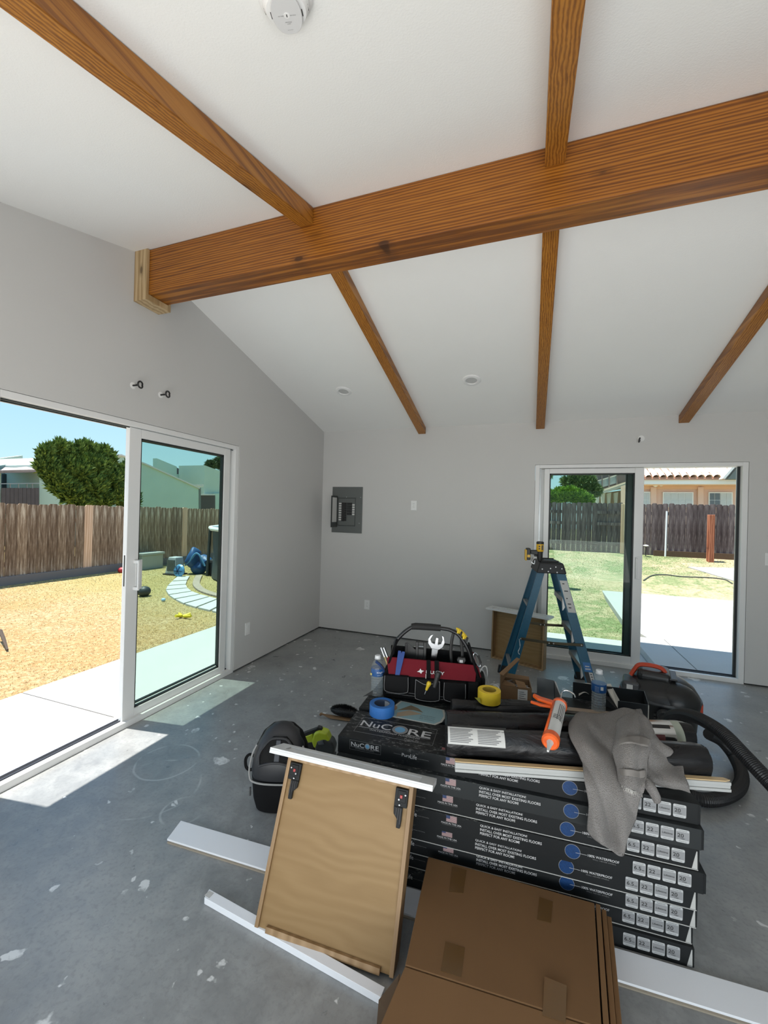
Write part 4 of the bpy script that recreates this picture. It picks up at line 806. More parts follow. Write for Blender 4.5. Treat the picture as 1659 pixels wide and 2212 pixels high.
# ---------------------------------------------------------------- drawer leaning on the stack
M_PLY = NT('maple_plywood'); _t = M_PLY
_s = _t.map((.35, 1, 1)); _n = _t.noise(3.2, 3, .5, _s, .8); _w = _t.wave(7, 14, 2, 1.1, _t.map((.30, 1, 1)), 'Z', rough=.45); _f = _t.noise(90, 3, .6, _t.map((.05, 1, 1))); _w = _t.math('ADD', _t.math('MULTIPLY', _w, .55), _t.math('MULTIPLY', _f, .5)); _c = _t.ramp(_w, (.1, (.238, .146, .058)), (.5, (.262, .164, .068)), (.95, (.292, .188, .082)))
_t.set(_t.mix(_t.ramp(_n, (.3, 0.0), (.7, .5)), _c, (.25, .150, .062)), .5, spec=.3); M_PLY = _t.m
M_MAP = wood('maple_side', 'z', (.26, .16, .072), (.33, .21, .10), (.39, .26, .14), 50, .06, .5, False, .5)
M_PAINT = NT('white_paint_grain'); _t = M_PAINT; _t.set((.66, .67, .67), .35); _t.bump(_t.noise(500, 2), .15, .001); M_PAINT = _t.m
def drawer(M, label, inside=False, W=.51, L=.52, dep=.085, fw_=.645, fh=.115, th=.020, hooks=True):
    """local: x across, z up along the drawer, y away from the viewer; y=0 is the viewer side"""
    t = thing('cabinet_drawer', label, 'drawer', M=M); s = .014
    if not inside:
        obj('side', MB().box(0, s, 0, dep, 0, L), M_MAP, t, bevel=.001); obj('side', MB().box(W-s, W, 0, dep, 0, L), M_MAP, t, bevel=.001)
        obj('bottom_panel', MB().box(s, W-s, .010, .016, 0, L-s), M_PLY, t); obj('front_board', MB().box(s, W-s, 0, dep, L-s, L), M_MAP, t, bevel=.001)
        obj('back_rail', MB().box(.045, W-.045, -.004, .010, -.004, .014), M_MAP, t, bevel=.001); obj('back_board', MB().box(s, W-s, .016, dep, .003, .015), M_MAP, t)
    else:
        obj('side', MB().box(0, s, 0, dep, 0, L), M_MAP, t, bevel=.001); obj('side', MB().box(W-s, W, 0, dep, 0, L), M_MAP, t, bevel=.001)
        obj('bottom_panel', MB().box(s, W-s, dep-.014, dep-.008, s, L-s), M_PLY, t); obj('back_board', MB().box(s, W-s, 0, dep-.008, 0, s), M_MAP, t, bevel=.001); obj('front_board', MB().box(s, W-s, 0, dep-.008, L-s, L), M_MAP, t, bevel=.001)
    # painted front, its face turned up, with a recessed centre panel
    x0 = (W-fw_)/2; x1 = x0+fw_; y0 = -.028 if not inside else -.05; y1 = y0+fh; fw2 = .032
    f = obj('drawer_front', MB().box(x0, x1, y0, y1, L+.0005, L+th-.006), M_PAINT, t, bevel=.001)
    obj('front_rim', MB().box(x0, x1, y0, y0+fw2, L+th-.006, L+th).box(x0, x1, y1-fw2, y1, L+th-.006, L+th).box(x0, x0+fw2*1.6, y0+fw2, y1-fw2, L+th-.006, L+th).box(x1-fw2*1.6, x1, y0+fw2, y1-fw2, L+th-.006, L+th), M_PAINT, f, bevel=.0008)
    if hooks:
        for sx, x in ((1, s+.003), (-1, W-s-.003)):
            h = obj('slide_clip', MB().box(0, sx*.046, -.003, .009, L-.075, L-.018).box(sx*.006, sx*.036, -.006, -.003, L-.06, L-.024).prism([(sx*.014, -.004, L-.075), (sx*.046, -.004, L-.075), (sx*.044, -.004, L-.098), (sx*.030, -.004, L-.112), (sx*.030, -.004, L-.138), (sx*.016, -.004, L-.138), (sx*.014, -.004, L-.115)], (0, .012, 0)), P('clip_black', (.009, .0095, .010), .55, spec=.25), t, bevel=.0015)
            h.location = (x, 0, 0); b = obj('release_button', MB().box(sx*.018, sx*.027, -.009, -.006, L-.047, L-.037), P('clip_red', (.35, .02, .02), .4), h, bevel=.001)
            for a, b_ in ((.008, -.035), (.030, -.052), (.026, -.068)): obj('screw', MB().lathe([(.0028, .003), (.0028, .0045), (0, .005)], 10, Matrix.Translation((sx*a, -.0035, L+b_)) @ Matrix.Rotation(math.pi/2, 4, 'X')), M_STEEL, h)
            for k in range(3): obj('clip_rib', MB().box(sx*(.018+k*.008), sx*(.020+k*.008), -.0065, -.004, L-.125+k*.012, L-.078), P('clip_rib', (.022, .023, .025), .5), h)
    return t
A0 = at(553, 1999, 'z', .030); B0 = at(846, 2119, 'z', .014); At = at(628, 1636, 'z', .525); Bt = at(906, 1697, 'z', .510)
X_ = ((B0-A0)+(Bt-At)).normalized(); Zd = ((At-A0)+(Bt-B0)).normalized(); Wd = ((B0-A0).length+(Bt-At).length)/2; Ld = ((At-A0).length+(Bt-B0).length)/2
mid0 = (A0+B0)/2; Y_ = Zd.cross(X_).normalized(); Zd = X_.cross(Y_).normalized()
Md = Matrix((X_, Y_, Zd)).transposed().to_4x4(); Md.translation = mid0-X_*Wd/2
DRW = drawer(Md, 'maple drawer with white front leaning bottom-side out against the flooring cartons', False, Wd, Ld)
A0 = at(1060, 1421, 'z', 0.0); B0 = at(1173, 1450, 'z', 0.0); a_ = math.atan2(B0.y-A0.y, B0.x-A0.x); W2 = (B0-A0).length
Md2 = Matrix.Translation((A0.x, A0.y, 0.001)) @ Matrix.Rotation(a_, 4, 'Z') @ Matrix.Rotation(-.03, 4, 'X')
drawer(Md2, 'maple drawer with white front standing open-side out by the far glass door', True, W2, .505, .085, .645, .16, .018, False)

# ---------------------------------------------------------------- boards on the floor
M_MEL = NT('white_melamine'); _t = M_MEL; _t.set((.80, .82, .85), .38); M_MEL = _t.m; M_MDF = P('mdf_edge', (.30, .26, .20), .8)
pA = at(361, 1812, 'z', .014); pB = at(402, 1762, 'z', .014); pR = at(1310, 2108, 'z', .014); pR2 = at(1512, 2097, 'z', .014)
dB = (pR-pA).normalized(); nB = Vector((-dB.y, dB.x, 0)); wB = (pR2-pA).dot(nB); wB = min(.142, wB); LB = 2.35
wb = thing('white_board', 'long white melamine board lying on the floor along the foot of the carton stack', 'board', (pA.x, pA.y, 0), math.atan2(dB.y, dB.x))
sk = (pB-pA).dot(dB)
obj('top_face', MB().prism([(0, 0, .006), (LB, 0, .006), (LB, wB-.006, .006), (sk, wB-.006, .006)], (0, 0, .008)), M_MEL, wb, bevel=.0006)
obj('tongue', MB().prism([(.006, -.006, .0), (LB, -.006, .0), (LB, wB-.010, .0), (sk, wB-.010, .0)], (0, 0, .0055)), M_MDF, wb)
q0 = at(441, 1953, 'z', .0); q1 = at(822, 2172, 'z', .0); dS = (q1-q0).normalized(); LS = (q1-q0).length
stp = thing('white_strip', 'narrow white square-edged strip lying on the floor under the leaning drawer', 'strip', (q0.x, q0.y, 0), math.atan2(dS.y, dS.x))
obj('strip_body', MB().prism([(0, 0, .0005), (LS, 0, .0005), (LS, .030, .0005), (-.012, .034, .0005)], (0, 0, .024)), M_MEL, stp, bevel=.001); obj('broken_end', MB().box(-.006, .018, .006, .028, .0248, .0256), P('mdf_chip', (.50, .50, .48), .9, nz=.2, ns=80), stp)

# ---------------------------------------------------------------- big brown carton
def kraft(name, c):
    t = NT(name); n = t.noise(2.5, 5, .6); r = t.noise(120, 2, .5, t.map((1, .05, 1))); t.set(t.mix(n, tuple(a*.82 for a in c), tuple(a*1.12 for a in c)), .7, spec=.25); t.bump(t.math('ADD', n, t.math('MULTIPLY', r, .15)), .25, .006); return t.m
M_KR = kraft('brown_cardboard', (.15, .080, .034)); M_KR2 = kraft('brown_cardboard_edge', (.17, .092, .04)); M_TAPE = NT('packing_tape').set((.105, .055, .018), .22, spec=.6).m
ZC = .185
c0 = at(925, 1850, 'z', ZC); c1 = at(1284, 1950, 'z', ZC); c2 = at(1332, 2212, 'z', ZC-.01); c3 = at(875, 2085, 'z', ZC); c4 = at(846, 2170, 'z', ZC-.03)
bc = thing('large_cardboard_box', 'large flat brown cardboard box with tape patches in front of the carton stack', 'cardboard box', (c0.x, c0.y, 0))
O_ = Vector((c0.x, c0.y, 0)); L3 = lambda p: p-O_
e0, e1 = L3(c0), L3(c1); m0 = L3(c3); m1 = L3(hitp(1300, 2222, (0, 0, ZC), (0, 0, 1))); f0 = m0+(L3(c4)-m0).normalized()*.42; f0.z = ZC-.045; f1 = m1+(f0-m0)
dn = Vector((0, 0, -.160))
obj('lid_panel', MB().hexa([m0+dn, m1+dn, e1+dn, e0+dn], [m0, m1, e1, e0]), M_KR, bc, bevel=.003)
dn2 = Vector((0, 0, -.11)); obj('front_panel', MB().hexa([f0+dn2, f1+dn2, m1+dn+Vector((0, -.002, 0)), m0+dn+Vector((0, -.002, 0))], [f0, f1, m1+Vector((0, -.002, 0)), m0+Vector((0, -.002, 0))]), M_KR, bc, bevel=.003)
for k, (u, dz) in enumerate(((.004, .0), (.022, -.012), (.038, -.03))):
    r0 = e1+Vector((u, 0, dz)); r1 = m1+Vector((u, 0, dz)); r2 = f1+Vector((u, 0, dz)); w = Vector((.014, 0, 0)); h = Vector((0, 0, -.155-dz+.0))
    obj('folded_flap', MB().hexa([r1+h, r1+w+h, r0+w+h, r0+h], [r1, r1+w, r0+w, r0]), M_KR2, bc, bevel=.002); h2 = Vector((0, 0, -.105-dz))
    obj('folded_flap', MB().hexa([r2+h2, r2+w+h2, r1+w+h, r1+h], [r2, r2+w, r1+w, r1]), M_KR2, bc, bevel=.002)
def patch(pts, z=ZC):
    P_ = [L3(at(a, b, 'z', z))+Vector((0, 0, .0005)) for a, b in pts]; obj('tape_patch', MB().prism(P_, (0, 0, .0006)), M_TAPE, bc)
patch([(970, 1927), (1001, 1930), (1008, 1880), (976, 1872)]); patch([(1160, 1987), (1190, 1994), (1194, 1948), (1165, 1938)])
patch([(952, 2098), (996, 2112), (1004, 2048), (962, 2034)])
P_ = [L3(hitp(a, b, (c3.x, c3.y, ZC), ((f0-m0).cross(f1-f0)))) for a, b in ((1172, 2195), (1222, 2212), (1224, 2130), (1176, 2110))]
obj('tape_patch', MB().prism([p+Vector((0, 0, .001)) for p in P_], (0, 0, .0006)), M_TAPE, bc)
g0_ = [L3(at(a, b, 'z', zz)) for a, b, zz in ((862, 2104, ZC-.02), (818, 2160, .12), (810, 2260, .02), (846, 2200, ZC-.05))]
obj('side_flap', MB().hexa([p+Vector((.004, .003, 0)) for p in g0_], g0_), kraft('dark_cardboard', (.08, .05, .028)), bc)

# ---------------------------------------------------------------- moulding strip across the stack
M_PRIM = P('primed_white', (.40, .41, .40), .5); M_PINE2 = wood('pine_moulding', 'x', (.42, .28, .13), (.58, .42, .22), (.66, .50, .29), 60, .08, .5, True, .5, 6)
a0_, a1_ = at(985, 1662, 'z', ZT), at(1578, 1706, 'z', ZT); dm = (a1_-a0_).normalized(); Lm = (a1_-a0_).length
ms = thing('moulding_strip', 'pine trim moulding with white primed face lying across the front of the cartons', 'moulding', (a0_.x, a0_.y-.018, ZT+.0005), math.atan2(dm.y, dm.x)-.0)
obj('pine_back', MB().prism([(0, .006, .033), (Lm-.02, .006, .033), (Lm, .014, .033), (Lm-.015, .026, .033), (0, .026, .033)], (0, 0, .003)), M_PINE2, ms)
for y0, z0, z1 in ((.0, .0, .010), (.004, .0102, .022), (.001, .0222, .0328)): obj('profile_step', MB().box(0, Lm-.004, y0, .026, z0, z1), M_PRIM, ms, bevel=.0012)
# ---------------------------------------------------------------- rolls of black underlayment film
def filmmat():
    t = NT('black_film'); n = t.noise(9, 4, .6, dist=1.5); t.set(t.mix(n, (.006, .006, .0065), (.016, .016, .017)), t.ramp(n, (.3, .2), (.7, .5)), spec=.28); t.bump(t.noise(16, 4, .6, t.map((.35, 1, 1)), 1), .5, .012); return t.m
M_FILM = filmmat()
def roll(name, label, a, b, r, seed, amp=.010, flat=1.0, sag=0):
    a, b = Vector(a), Vector(b); d = (b-a); L_ = d.length; M = frame_M(a, d, (0, 0, 1)) ; t = thing(name, label, 'roll', M=M); n = 40; seg = 28; V = []; F = []
    for i in range(n+1):
        for k in range(seg):
            c = 2*math.pi*k/seg; q_ = Vector((L_*i/n, r*math.cos(c)*flat, r*math.sin(c)))
            e_ = mnoise.noise(Vector((q_.x*4+seed, math.cos(c)*1.2, math.sin(c)*1.2)))*amp+abs(mnoise.noise(Vector((q_.x*1.5+seed, math.cos(c)*3, math.sin(c)*3))))*amp
            if i in (0, n): e_ -= .004
            s_ = (r+e_)/r; V.append((q_.x, q_.y*s_, q_.z*s_))
    F = [(i*seg+k, i*seg+(k+1) % seg, (i+1)*seg+(k+1) % seg, (i+1)*seg+k) for i in range(n) for k in range(seg)]
    obj('film', MB().add(V, F), M_FILM, t, True)
    for x, s_ in ((-.001, -1), (L_+.001, 1)):
        prof = [(r*.93, 0), (r*.8, -.003*s_), (r*.4, -.006*s_), (r*.36, .02*-s_), (r*.3, .02*-s_)]
        obj('end_core', MB().lathe(prof, 24, Matrix.Translation((x, 0, 0)) @ Matrix.Rotation(math.pi/2, 4, 'Y')), M_FILM, t, True)
    return t, L_
def rollpatch(t, name, x0, x1, r, a0, a1, m, thick=.0015):
    V = []; n = 10
    for x in (x0, x1):
        for k in range(n+1): c = a0+(a1-a0)*k/n; V.append((x, (r+thick)*math.cos(c), (r+thick)*math.sin(c)))
    return obj(name, MB().add(V, [(k, k+1, n+2+k, n+1+k) for k in range(n)]), m, t, True)
RR = .054
ra0, ra1 = at(962, 1601, 'z', ZT+RR+.008)+Vector((0, .012, 0)), at(1522, 1645, 'z', ZT+RR+.008)+Vector((0, .012, 0)); r1, L1 = roll('film_roll', 'front roll of black underlayment film with a white printed label at its left end', ra0, ra1, RR, 1)
rb0, rb1 = at(964, 1563, 'z', ZT+RR+.008), at(1487, 1590, 'z', ZT+RR+.008)
dd = (ra1-ra0).normalized(); pn = Vector((-dd.y, dd.x, 0)); k_ = max(0, 2*RR+.010-(rb0-ra0).dot(pn)); rb0 += pn*k_; k_ = max(0, 2*RR+.010-(rb1-ra1).dot(pn)); rb1 += pn*k_
r2, L2 = roll('film_roll', 'second roll of black film, with a shiny silver label near its right end', rb0, rb1, RR, 5)
# local frame: x along the roll, y up (world z), z towards the viewer
M_PAPER = P('paper_white', (.50, .50, .48), .6)
rollpatch(r1, 'paper_label', .004, .215, RR+.0095, .30, 1.28, M_PAPER)
rollpatch(r1, 'label_band', .02, .225, RR+.0090, .10, .30, P('label_black', (.02, .02, .02), .4), .0018)
lm = (RR+.0112)
for k in range(9):
    c = .42+k*.088
    for x in (.012, .115): 
        V = []
        o = rollpatch(r1, 'print_line', x, x+.085-(k % 3)*.008, lm, c, c+.045, P('small_print', (.19, .19, .19), .7), .0006)
rollpatch(r2, 'silver_label', L2-.20, L2-.085, RR+.011, .2, 1.5, P('mirror_label', (.62, .62, .62), .12, 1.0)); rollpatch(r2, 'label_edge', L2-.085, L2-.052, RR+.0105, .2, 1.6, P('label_green', (.30, .32, .26), .6))
rollpatch(r2, 'label_print', L2-.185, L2-.13, RR+.0125, 1.1, 1.4, P('print_maroon', (.12, .03, .03), .5), .001); rollpatch(r2, 'label_print', L2-.20, L2-.10, RR+.0125, .55, .75, MK, .001)
rc0 = at(975, 1527, 'z', ZT+.042); rc1 = at(1235, 1550, 'z', ZT+.042)
k_ = max(0, RR+.052-(rc0-rb0).dot(pn)); rc0 += pn*k_; rc1 = rc0+(rb1-rb0).normalized()*.50; rc0.z = rc1.z = ZT+.040
r3, L3_ = roll('folded_film', 'loosely folded sheet of black film piled behind the two rolls', rc0, rc1, .036, 9, .012, 1.0)
tag(r3, 'loosely folded sheet of black film piled behind the two rolls', 'film')
rd0 = rb0+Vector((.02, .005, .0)); 

# ---------------------------------------------------------------- tape rolls, bottles
def tape(name, label, c, R, r, h, col, core, z=0):
    t = thing(name, label, 'tape', (c[0], c[1], z)); m = NT(name+'_surface'); m.set(m.mix(m.noise(200, 2), tuple(a*.85 for a in col), col), .6); 
    obj('tape_winding', MB().lathe([(r+.002, 0), (R-.001, 0), (R, .001), (R, h-.001), (R-.001, h), (r+.002, h)], 48, closed=True), m.m, t, True)
    obj('core', MB().lathe([(r, 0), (r+.002, 0), (r+.002, h-.0005), (r, h-.0005)], 40, closed=True), core, t, True); return t
p = at(816, 1553, 'z', ZT); bt = tape('blue_tape_roll', 'roll of bright blue masking tape standing on the topmost carton behind the big logo', (p.x, p.y+.055), .0585, .036, .050, (.02, .135, .42), P('tape_core', (.05, .07, .12), .6), ZT)
obj('core_label', MB().add([(.0355*math.cos(a), .0355*math.sin(a), z) for z in (.006, .044) for a in [.5+k*.15 for k in range(8)]], [(k, k+1, 9+k, 8+k) for k in range(7)]), P('paper_label2', (.45, .47, .5), .6), bt)
ytz = ZT+.0775; p = at(1054, 1525, 'z', ytz); 
yt = tape('yellow_tape_roll', 'wide roll of bright yellow tape standing on the black film beside the tool bag', (p.x, p.y+.050), .052, .030, .055, (.72, .50, .02), P('yellow_core', (.40, .27, .03), .7), ytz)
obj('loose_end', MB().hexa([(-.052, -.012, .001), (-.030, -.044, .001), (-.030, -.043, .001), (-.052, -.011, .001)], [(-.064, -.02, .014), (-.038, -.05, .03), (-.038, -.049, .03), (-.064, -.019, .014)]), P('yellow_loose', (.55, .50, .08), .5), yt)
def milky(m, amount, c):
    n = m.node_tree.nodes; l = m.node_tree.links; o = [x for x in n if x.type == 'OUTPUT_MATERIAL'][0]; src = o.inputs[0].links[0].from_socket; d = n.new('ShaderNodeBsdfTranslucent'); d.inputs[0].default_value = c+(1,); d2 = n.new('ShaderNodeBsdfDiffuse'); d2.inputs[0].default_value = c+(1,); ad = n.new('ShaderNodeMixShader'); l.new(d.outputs[0], ad.inputs[1]); l.new(d2.outputs[0], ad.inputs[2])
    mx = n.new('ShaderNodeMixShader'); mx.inputs[0].default_value = amount; l.new(src, mx.inputs[1]); l.new(ad.outputs[0], mx.inputs[2]); l.new(mx.outputs[0], o.inputs[0]); return m
M_PET = milky(glassy('clear_plastic', (.95, .96, .96), .3, .04), .10, (.85, .88, .90)); M_PETW = milky(glassy('bottled_water', (.90, .93, .94), .2, .02), .14, (.75, .79, .82)); M_LBLB = P('blue_label', (.01, .07, .22), .35); M_CAPW = P('white_cap', (.62, .63, .64), .4)
def bottle(label, x, y, z, flip, rot):
    t = thing('water_bottle', label, 'bottle', (x, y, z), rot); prof = [(.0, .004), (.020, .0), (.029, .003), (.032, .012)]
    for k in range(7): zz = .020+k*.0125; prof += [(.0325, zz), (.0300, zz+.006)]
    prof += [(.0325, .108), (.0325, .142), (.031, .150), (.024, .168), (.014, .183), (.0125, .188), (.0125, .192)]
    obj('shell', MB().lathe(prof, 32), M_PET, t, True)
    obj('water', MB().lathe([(r*.965, zz) for r, zz in prof if zz < .143]+[(0, .140 if not flip else .118)], 28), M_PETW, t, True)
    obj('label', MB().lathe([(.0331, .104), (.0333, .106), (.0333, .140), (.0331, .142)], 40), M_LBLB, t, True)
    obj('cap', MB().lathe([(.0135, .190), (.0148, .191), (.0148, .203), (.013, .205), (0, .205)], 24), M_CAPW, t, True); obj('neck_ring', MB().lathe([(.0125, .186), (.0165, .187), (.0165, .189), (.0125, .190)], 24), M_CAPW, t, True)
    mt = P('label_white_print', (.55, .58, .60), .5)
    def wrap(s, a, z0, h, arc):   # lettering bent round the label
        o = text('lettering', s, 0, z0, arc, h, mt, t); me = o.data
        for v in me.vertices:
            an = a+v.co.x/.0336; v.co = (.0337*math.cos(an), .0337*math.sin(an), v.co.y)
    if not flip: wrap('niagara', -1.45, .118, .014, .044); wrap('bottled water', -1.35, .110, .004, .032); obj('drop_mark', MB().box(-.022, -.012, -.0345, -.033, .109, .119, Matrix.Rotation(-.35, 4, 'Z')), P('yellow_dot', (.45, .38, .12), .5), t)
    else:
        obj('barcode', MB().box(-.002, .010, -.0342, -.0335, .118, .134, Matrix.Rotation(.15, 4, 'Z')), M_PAPER, t)
        for k in range(4): wrap('NUTRITION FACTS', -2.25, .108+k*.007, .0035, .020)
    return t
bottle('water bottle with a blue label standing behind the blue tape beside the tool bag', -.733, 2.0, ZT, False, .15); bottle('water bottle standing behind the grey towel, back of its blue label showing', .325, 2.245, ZT, True, 0)
# metal blade tip behind the first bottle
p0, p1, p2 = at(781, 1508, 'z', ZT+.012), at(803, 1488, 'z', ZT+.045), at(803, 1500, 'z', ZT+.012)
tag(obj('speed_square', MB().prism([p0+Vector((0, .02, 0)), p2+Vector((.02, .02, 0)), p1+Vector((.02, .04, 0))], (0, .003, -.002)), M_STEEL), 'pointed metal square tip sticking out left behind the first bottle', 'square')

# ---------------------------------------------------------------- tool bag
BA = math.atan2(.10, .48); bag = thing('tool_bag', 'open black and red tool bag with padded tube handle standing on the cartons', 'tool bag', (-.69, 1.955, ZT+.0005), BA); bag.scale = (1, 1, .94)
M_NYL = NT('black_nylon'); _t = M_NYL; _t.set((.004, .004, .0045), .8, spec=.12); _t.bump(_t.noise(400, 2), .3, .002); M_NYL = _t.m
M_NYL2 = P('black_nylon_panel', (.006, .006, .0065), .75, spec=.15); M_REDC = NT('red_canvas'); _t = M_REDC; _t.set((.13, .003, .010), .7, spec=.25); _t.bump(_t.noise(500, 2), .3, .002); M_REDC = _t.m; M_PIPE = P('grey_piping', (.22, .22, .22), .6); M_TUBE = P('black_tube', (.008, .008, .009), .4); M_FOAM = P('foam_grip', (.006, .006, .006), .75)
BWd, BDe = .49, .20
obj('body', MB().box(0, BWd, .018, BDe, 0, .145), M_NYL, bag, bevel=.018, seg=3)
obj('front_panel', MB().hexa([(.03, .012, .13), (BWd-.03, .012, .13), (BWd-.03, .022, .13), (.03, .022, .13)], [(.012, .055, .212), (BWd-.02, .055, .200), (BWd-.02, .062, .200), (.012, .062, .212)]), M_REDC, bag, bevel=.003)
obj('back_panel', MB().hexa([(.02, BDe-.02, .12), (BWd-.02, BDe-.02, .12), (BWd-.02, BDe-.008, .12), (.02, BDe-.008, .12)], [(.02, BDe-.03, .235), (BWd-.02, BDe-.03, .225), (BWd-.02, BDe-.018, .225), (.02, BDe-.018, .235)]), M_NYL2, bag, bevel=.003)
for x0, x1, xt0, xt1 in ((.002, .016, .055, .066), (BWd-.016, BWd-.002, BWd-.066, BWd-.055)):
    obj('end_panel', MB().hexa([(x0, .02, .12), (x1, .02, .12), (x1, BDe-.01, .12), (x0, BDe-.01, .12)], [(xt0, .075, .30), (xt1, .075, .30), (xt1, .125, .30), (xt0, .125, .30)]), M_NYL, bag, bevel=.004)
obj('red_end_patch', MB().hexa([(BWd-.004, .05, .14), (BWd+.002, .05, .14), (BWd+.002, .12, .14), (BWd-.004, .12, .14)], [(BWd-.040, .08, .25), (BWd-.034, .08, .25), (BWd-.034, .115, .25), (BWd-.040, .115, .25)]), M_REDC, bag)
hp = catmull([(.035, .10, .17), (.050, .10, .27), (.085, .10, .325), (.135, .10, .368), (.17, .10, .375), (.30, .10, .372), (.345, .10, .362), (.385, .10, .335), (.435, .10, .25), (.455, .10, .17)], 6)
obj('handle_tube', MB().tube(hp, .0105, 12), M_TUBE, bag, True); obj('foam_grip', MB().tube([(.135, .10, .372), (.155, .10, .3755), (.235, .10, .376), (.285, .10, .3745)], [.0165, .0185, .0185, .0175], 16), M_FOAM, bag, True)
def pocket(x0, x1, z0, z1, d, dip=0, pipe=True):
    b = obj('pocket', MB().hexa([(x0, .002-d, z0), (x1, .002-d, z0), (x1, .02, z0), (x0, .02, z0)], [(x0, -.002-d, z1), (x1, -.002-d, z1), (x1, .022, z1), (x0, .022, z1)]), M_NYL2, bag, bevel=.006)
    if pipe:
        y = -.006-d; P_ = [(x0+.004, y, z1), (x0+.003, y, z0+.025), (x0+.014, y, z0+.008), ((x0+x1)/2, y, z0+.002), (x1-.014, y, z0+.008), (x1-.003, y, z0+.025), (x1-.004, y, z1)]
        obj('piping', MB().tube(catmull(P_, 4), .0011, 5), M_PIPE, b, True)
        if dip: obj('piping', MB().tube(catmull([(x0+.004, y, z1), ((x0*2+x1)/3, y, z1-dip), ((x0+x1)/2, y, z1-dip*1.1), ((x0+2*x1)/3, y, z1-dip*.8), (x1-.004, y, z1)], 4), .0012, 5), M_PIPE, b, True)
    return b
pocket(.01, .135, .045, .135, .006); pocket(.165, .290, .020, .130, .012, .02); pocket(.305, .415, .025, .125, .008); pocket(.425, .475, .02, .13, .004, 0, False)
obj('end_pocket', MB().box(BWd-.004, BWd+.022, .05, .16, .01, .135), M_NYL2, bag, bevel=.008)
for z in (.022, .036): obj('seam', MB().tube([(.02, .0165, z+.01), (.24, .0165, z), (.47, .0165, z)], .0009, 5), M_PIPE, bag)
HM = frame_M((.172, .0225, .150), (1, 0, -.02), (0, .45, .86)); 
text('brand_lettering', 'HUSKY', .045, .0, .092, .0165, P('print_white_bag', (.62, .62, .62), .6), bag, .002, HM, bold=.02)
obj('brand_mark', MB().prism([HM @ Vector(p) for p in ((.0, .005, .002), (.012, .012, .002), (.016, .022, .002), (.022, .014, .002), (.036, .012, .002), (.026, .006, .002), (.022, -.004, .002), (.014, .003, .002))], (0, -.0004, .0002)), P('print_white_bag', (.6, .6, .6)), bag)
# straps and things hanging at the front
for x, w in ((.222, .020), (.262, .022)): obj('front_strap', MB().hexa([(x, .0, .11), (x+w, .0, .11), (x+w, .004, .11), (x, .004, .11)], [(x-.004, .048, .212), (x+w-.004, .048, .212), (x+w-.004, .052, .212), (x-.004, .052, .212)]), M_NYL, bag)
BMx = Matrix.Translation((-.69, 1.955, ZT-.010)) @ Matrix.Rotation(BA, 4, 'Z')
def tool(name, label, cat, x, y, z, rx=0, ry=0, rz=0): return thing(name, label, cat, M=BMx @ Matrix.Translation((x, y, z)) @ Matrix.Rotation(rz, 4, 'Z') @ Matrix.Rotation(ry, 4, 'Y') @ Matrix.Rotation(rx, 4, 'X'))
M_CHR = P('chrome', (.36, .37, .38), .22, 1.0); M_YEL = P('tool_yellow', (.60, .42, .02), .45); M_BLP = P('pry_bar_blue', (.012, .045, .20), .45)
t = tool('adjustable_wrench', 'chrome adjustable wrench, jaws up, in the middle of the tool bag', 'wrench', .245, .115, .13, 0, .12)
obj('handle', MB().hexa([(-.013, -.004, 0), (.013, -.004, 0), (.013, .004, 0), (-.013, .004, 0)], [(-.017, -.005, .125), (.017, -.005, .125), (.017, .005, .125), (-.017, .005, .125)]), M_CHR, t, bevel=.002)
jw = [(-.020, .118), (.020, .118), (.038, .135), (.045, .160), (.036, .190), (.022, .197), (.030, .172), (.026, .152), (.012, .145), (.010, .180), (-.004, .180), (-.006, .145), (-.022, .150), (-.030, .165), (-.018, .195), (-.034, .186), (-.044, .165), (-.040, .140)]
obj('jaw', MB().prism([(a, -.007, b) for a, b in jw], (0, .014, 0)), M_CHR, t, bevel=.002); obj('worm_screw', MB().tube([(-.004, 0, .128), (.012, 0, .128)], .006, 10), MK, t, True)
t = tool('flat_pry_bar', 'blue flat pry bar standing at the left of the red panel of the tool bag', 'pry bar', .072, .0, .115, -.42, .13)
obj('blade', MB().hexa([(-.010, -.002, 0), (.010, -.002, 0), (.010, .002, 0), (-.010, .002, 0)], [(-.017, -.003, .135), (.019, -.003, .135), (.019, .001, .135), (-.017, .001, .135)]), M_BLP, t, bevel=.001); obj('claw', MB().box(-.016, -.001, -.010, .0, .128, .140).box(.004, .018, -.010, .0, .128, .140), M_BLP, t, bevel=.001)
t = tool('pliers', 'black-handled pliers standing open upwards at the right of the tool bag', 'pliers', .355, .11, .12)
for s_ in (0, 1): obj('grip', MB().tube(catmull([(.0+s_*.03, 0, 0), (-.014+s_*.058, 0, .10), (-.012+s_*.05, 0, .17), (.0+s_*.034, 0, .235)], 5), [.008]*16, 8), MK, t, True)
t = tool('utility_knife', 'black utility knife standing in the tool bag right of the pliers grip', 'knife', .392, .08, .13); obj('body', MB().prism([(-.012, -.008, 0), (.014, -.008, 0), (.012, -.008, .06), (.024, -.008, .082), (.020, -.008, .095), (-.016, -.008, .095), (-.022, -.008, .082), (-.010, -.008, .06)], (0, .016, 0)), MK, t, bevel=.003); obj('button', MB().box(-.008, .008, -.010, -.008, .07, .085), M_STEEL, t)
t = tool('torpedo_level', 'black square-holed tool end beside the wrench in the tool bag', 'level', .185, .13, .15); obj('body', MB().box(-.028, -.014, -.01, .01, 0, .125).box(.014, .028, -.01, .01, 0, .125).box(-.014, .014, -.01, .01, 0, .09).box(-.014, .014, -.01, .01, .108, .125), MK, t, bevel=.002); obj('vial', MB().tube([(-.012, 0, .1), (.012, 0, .1)], .004, 8), M_STEEL, t, True)
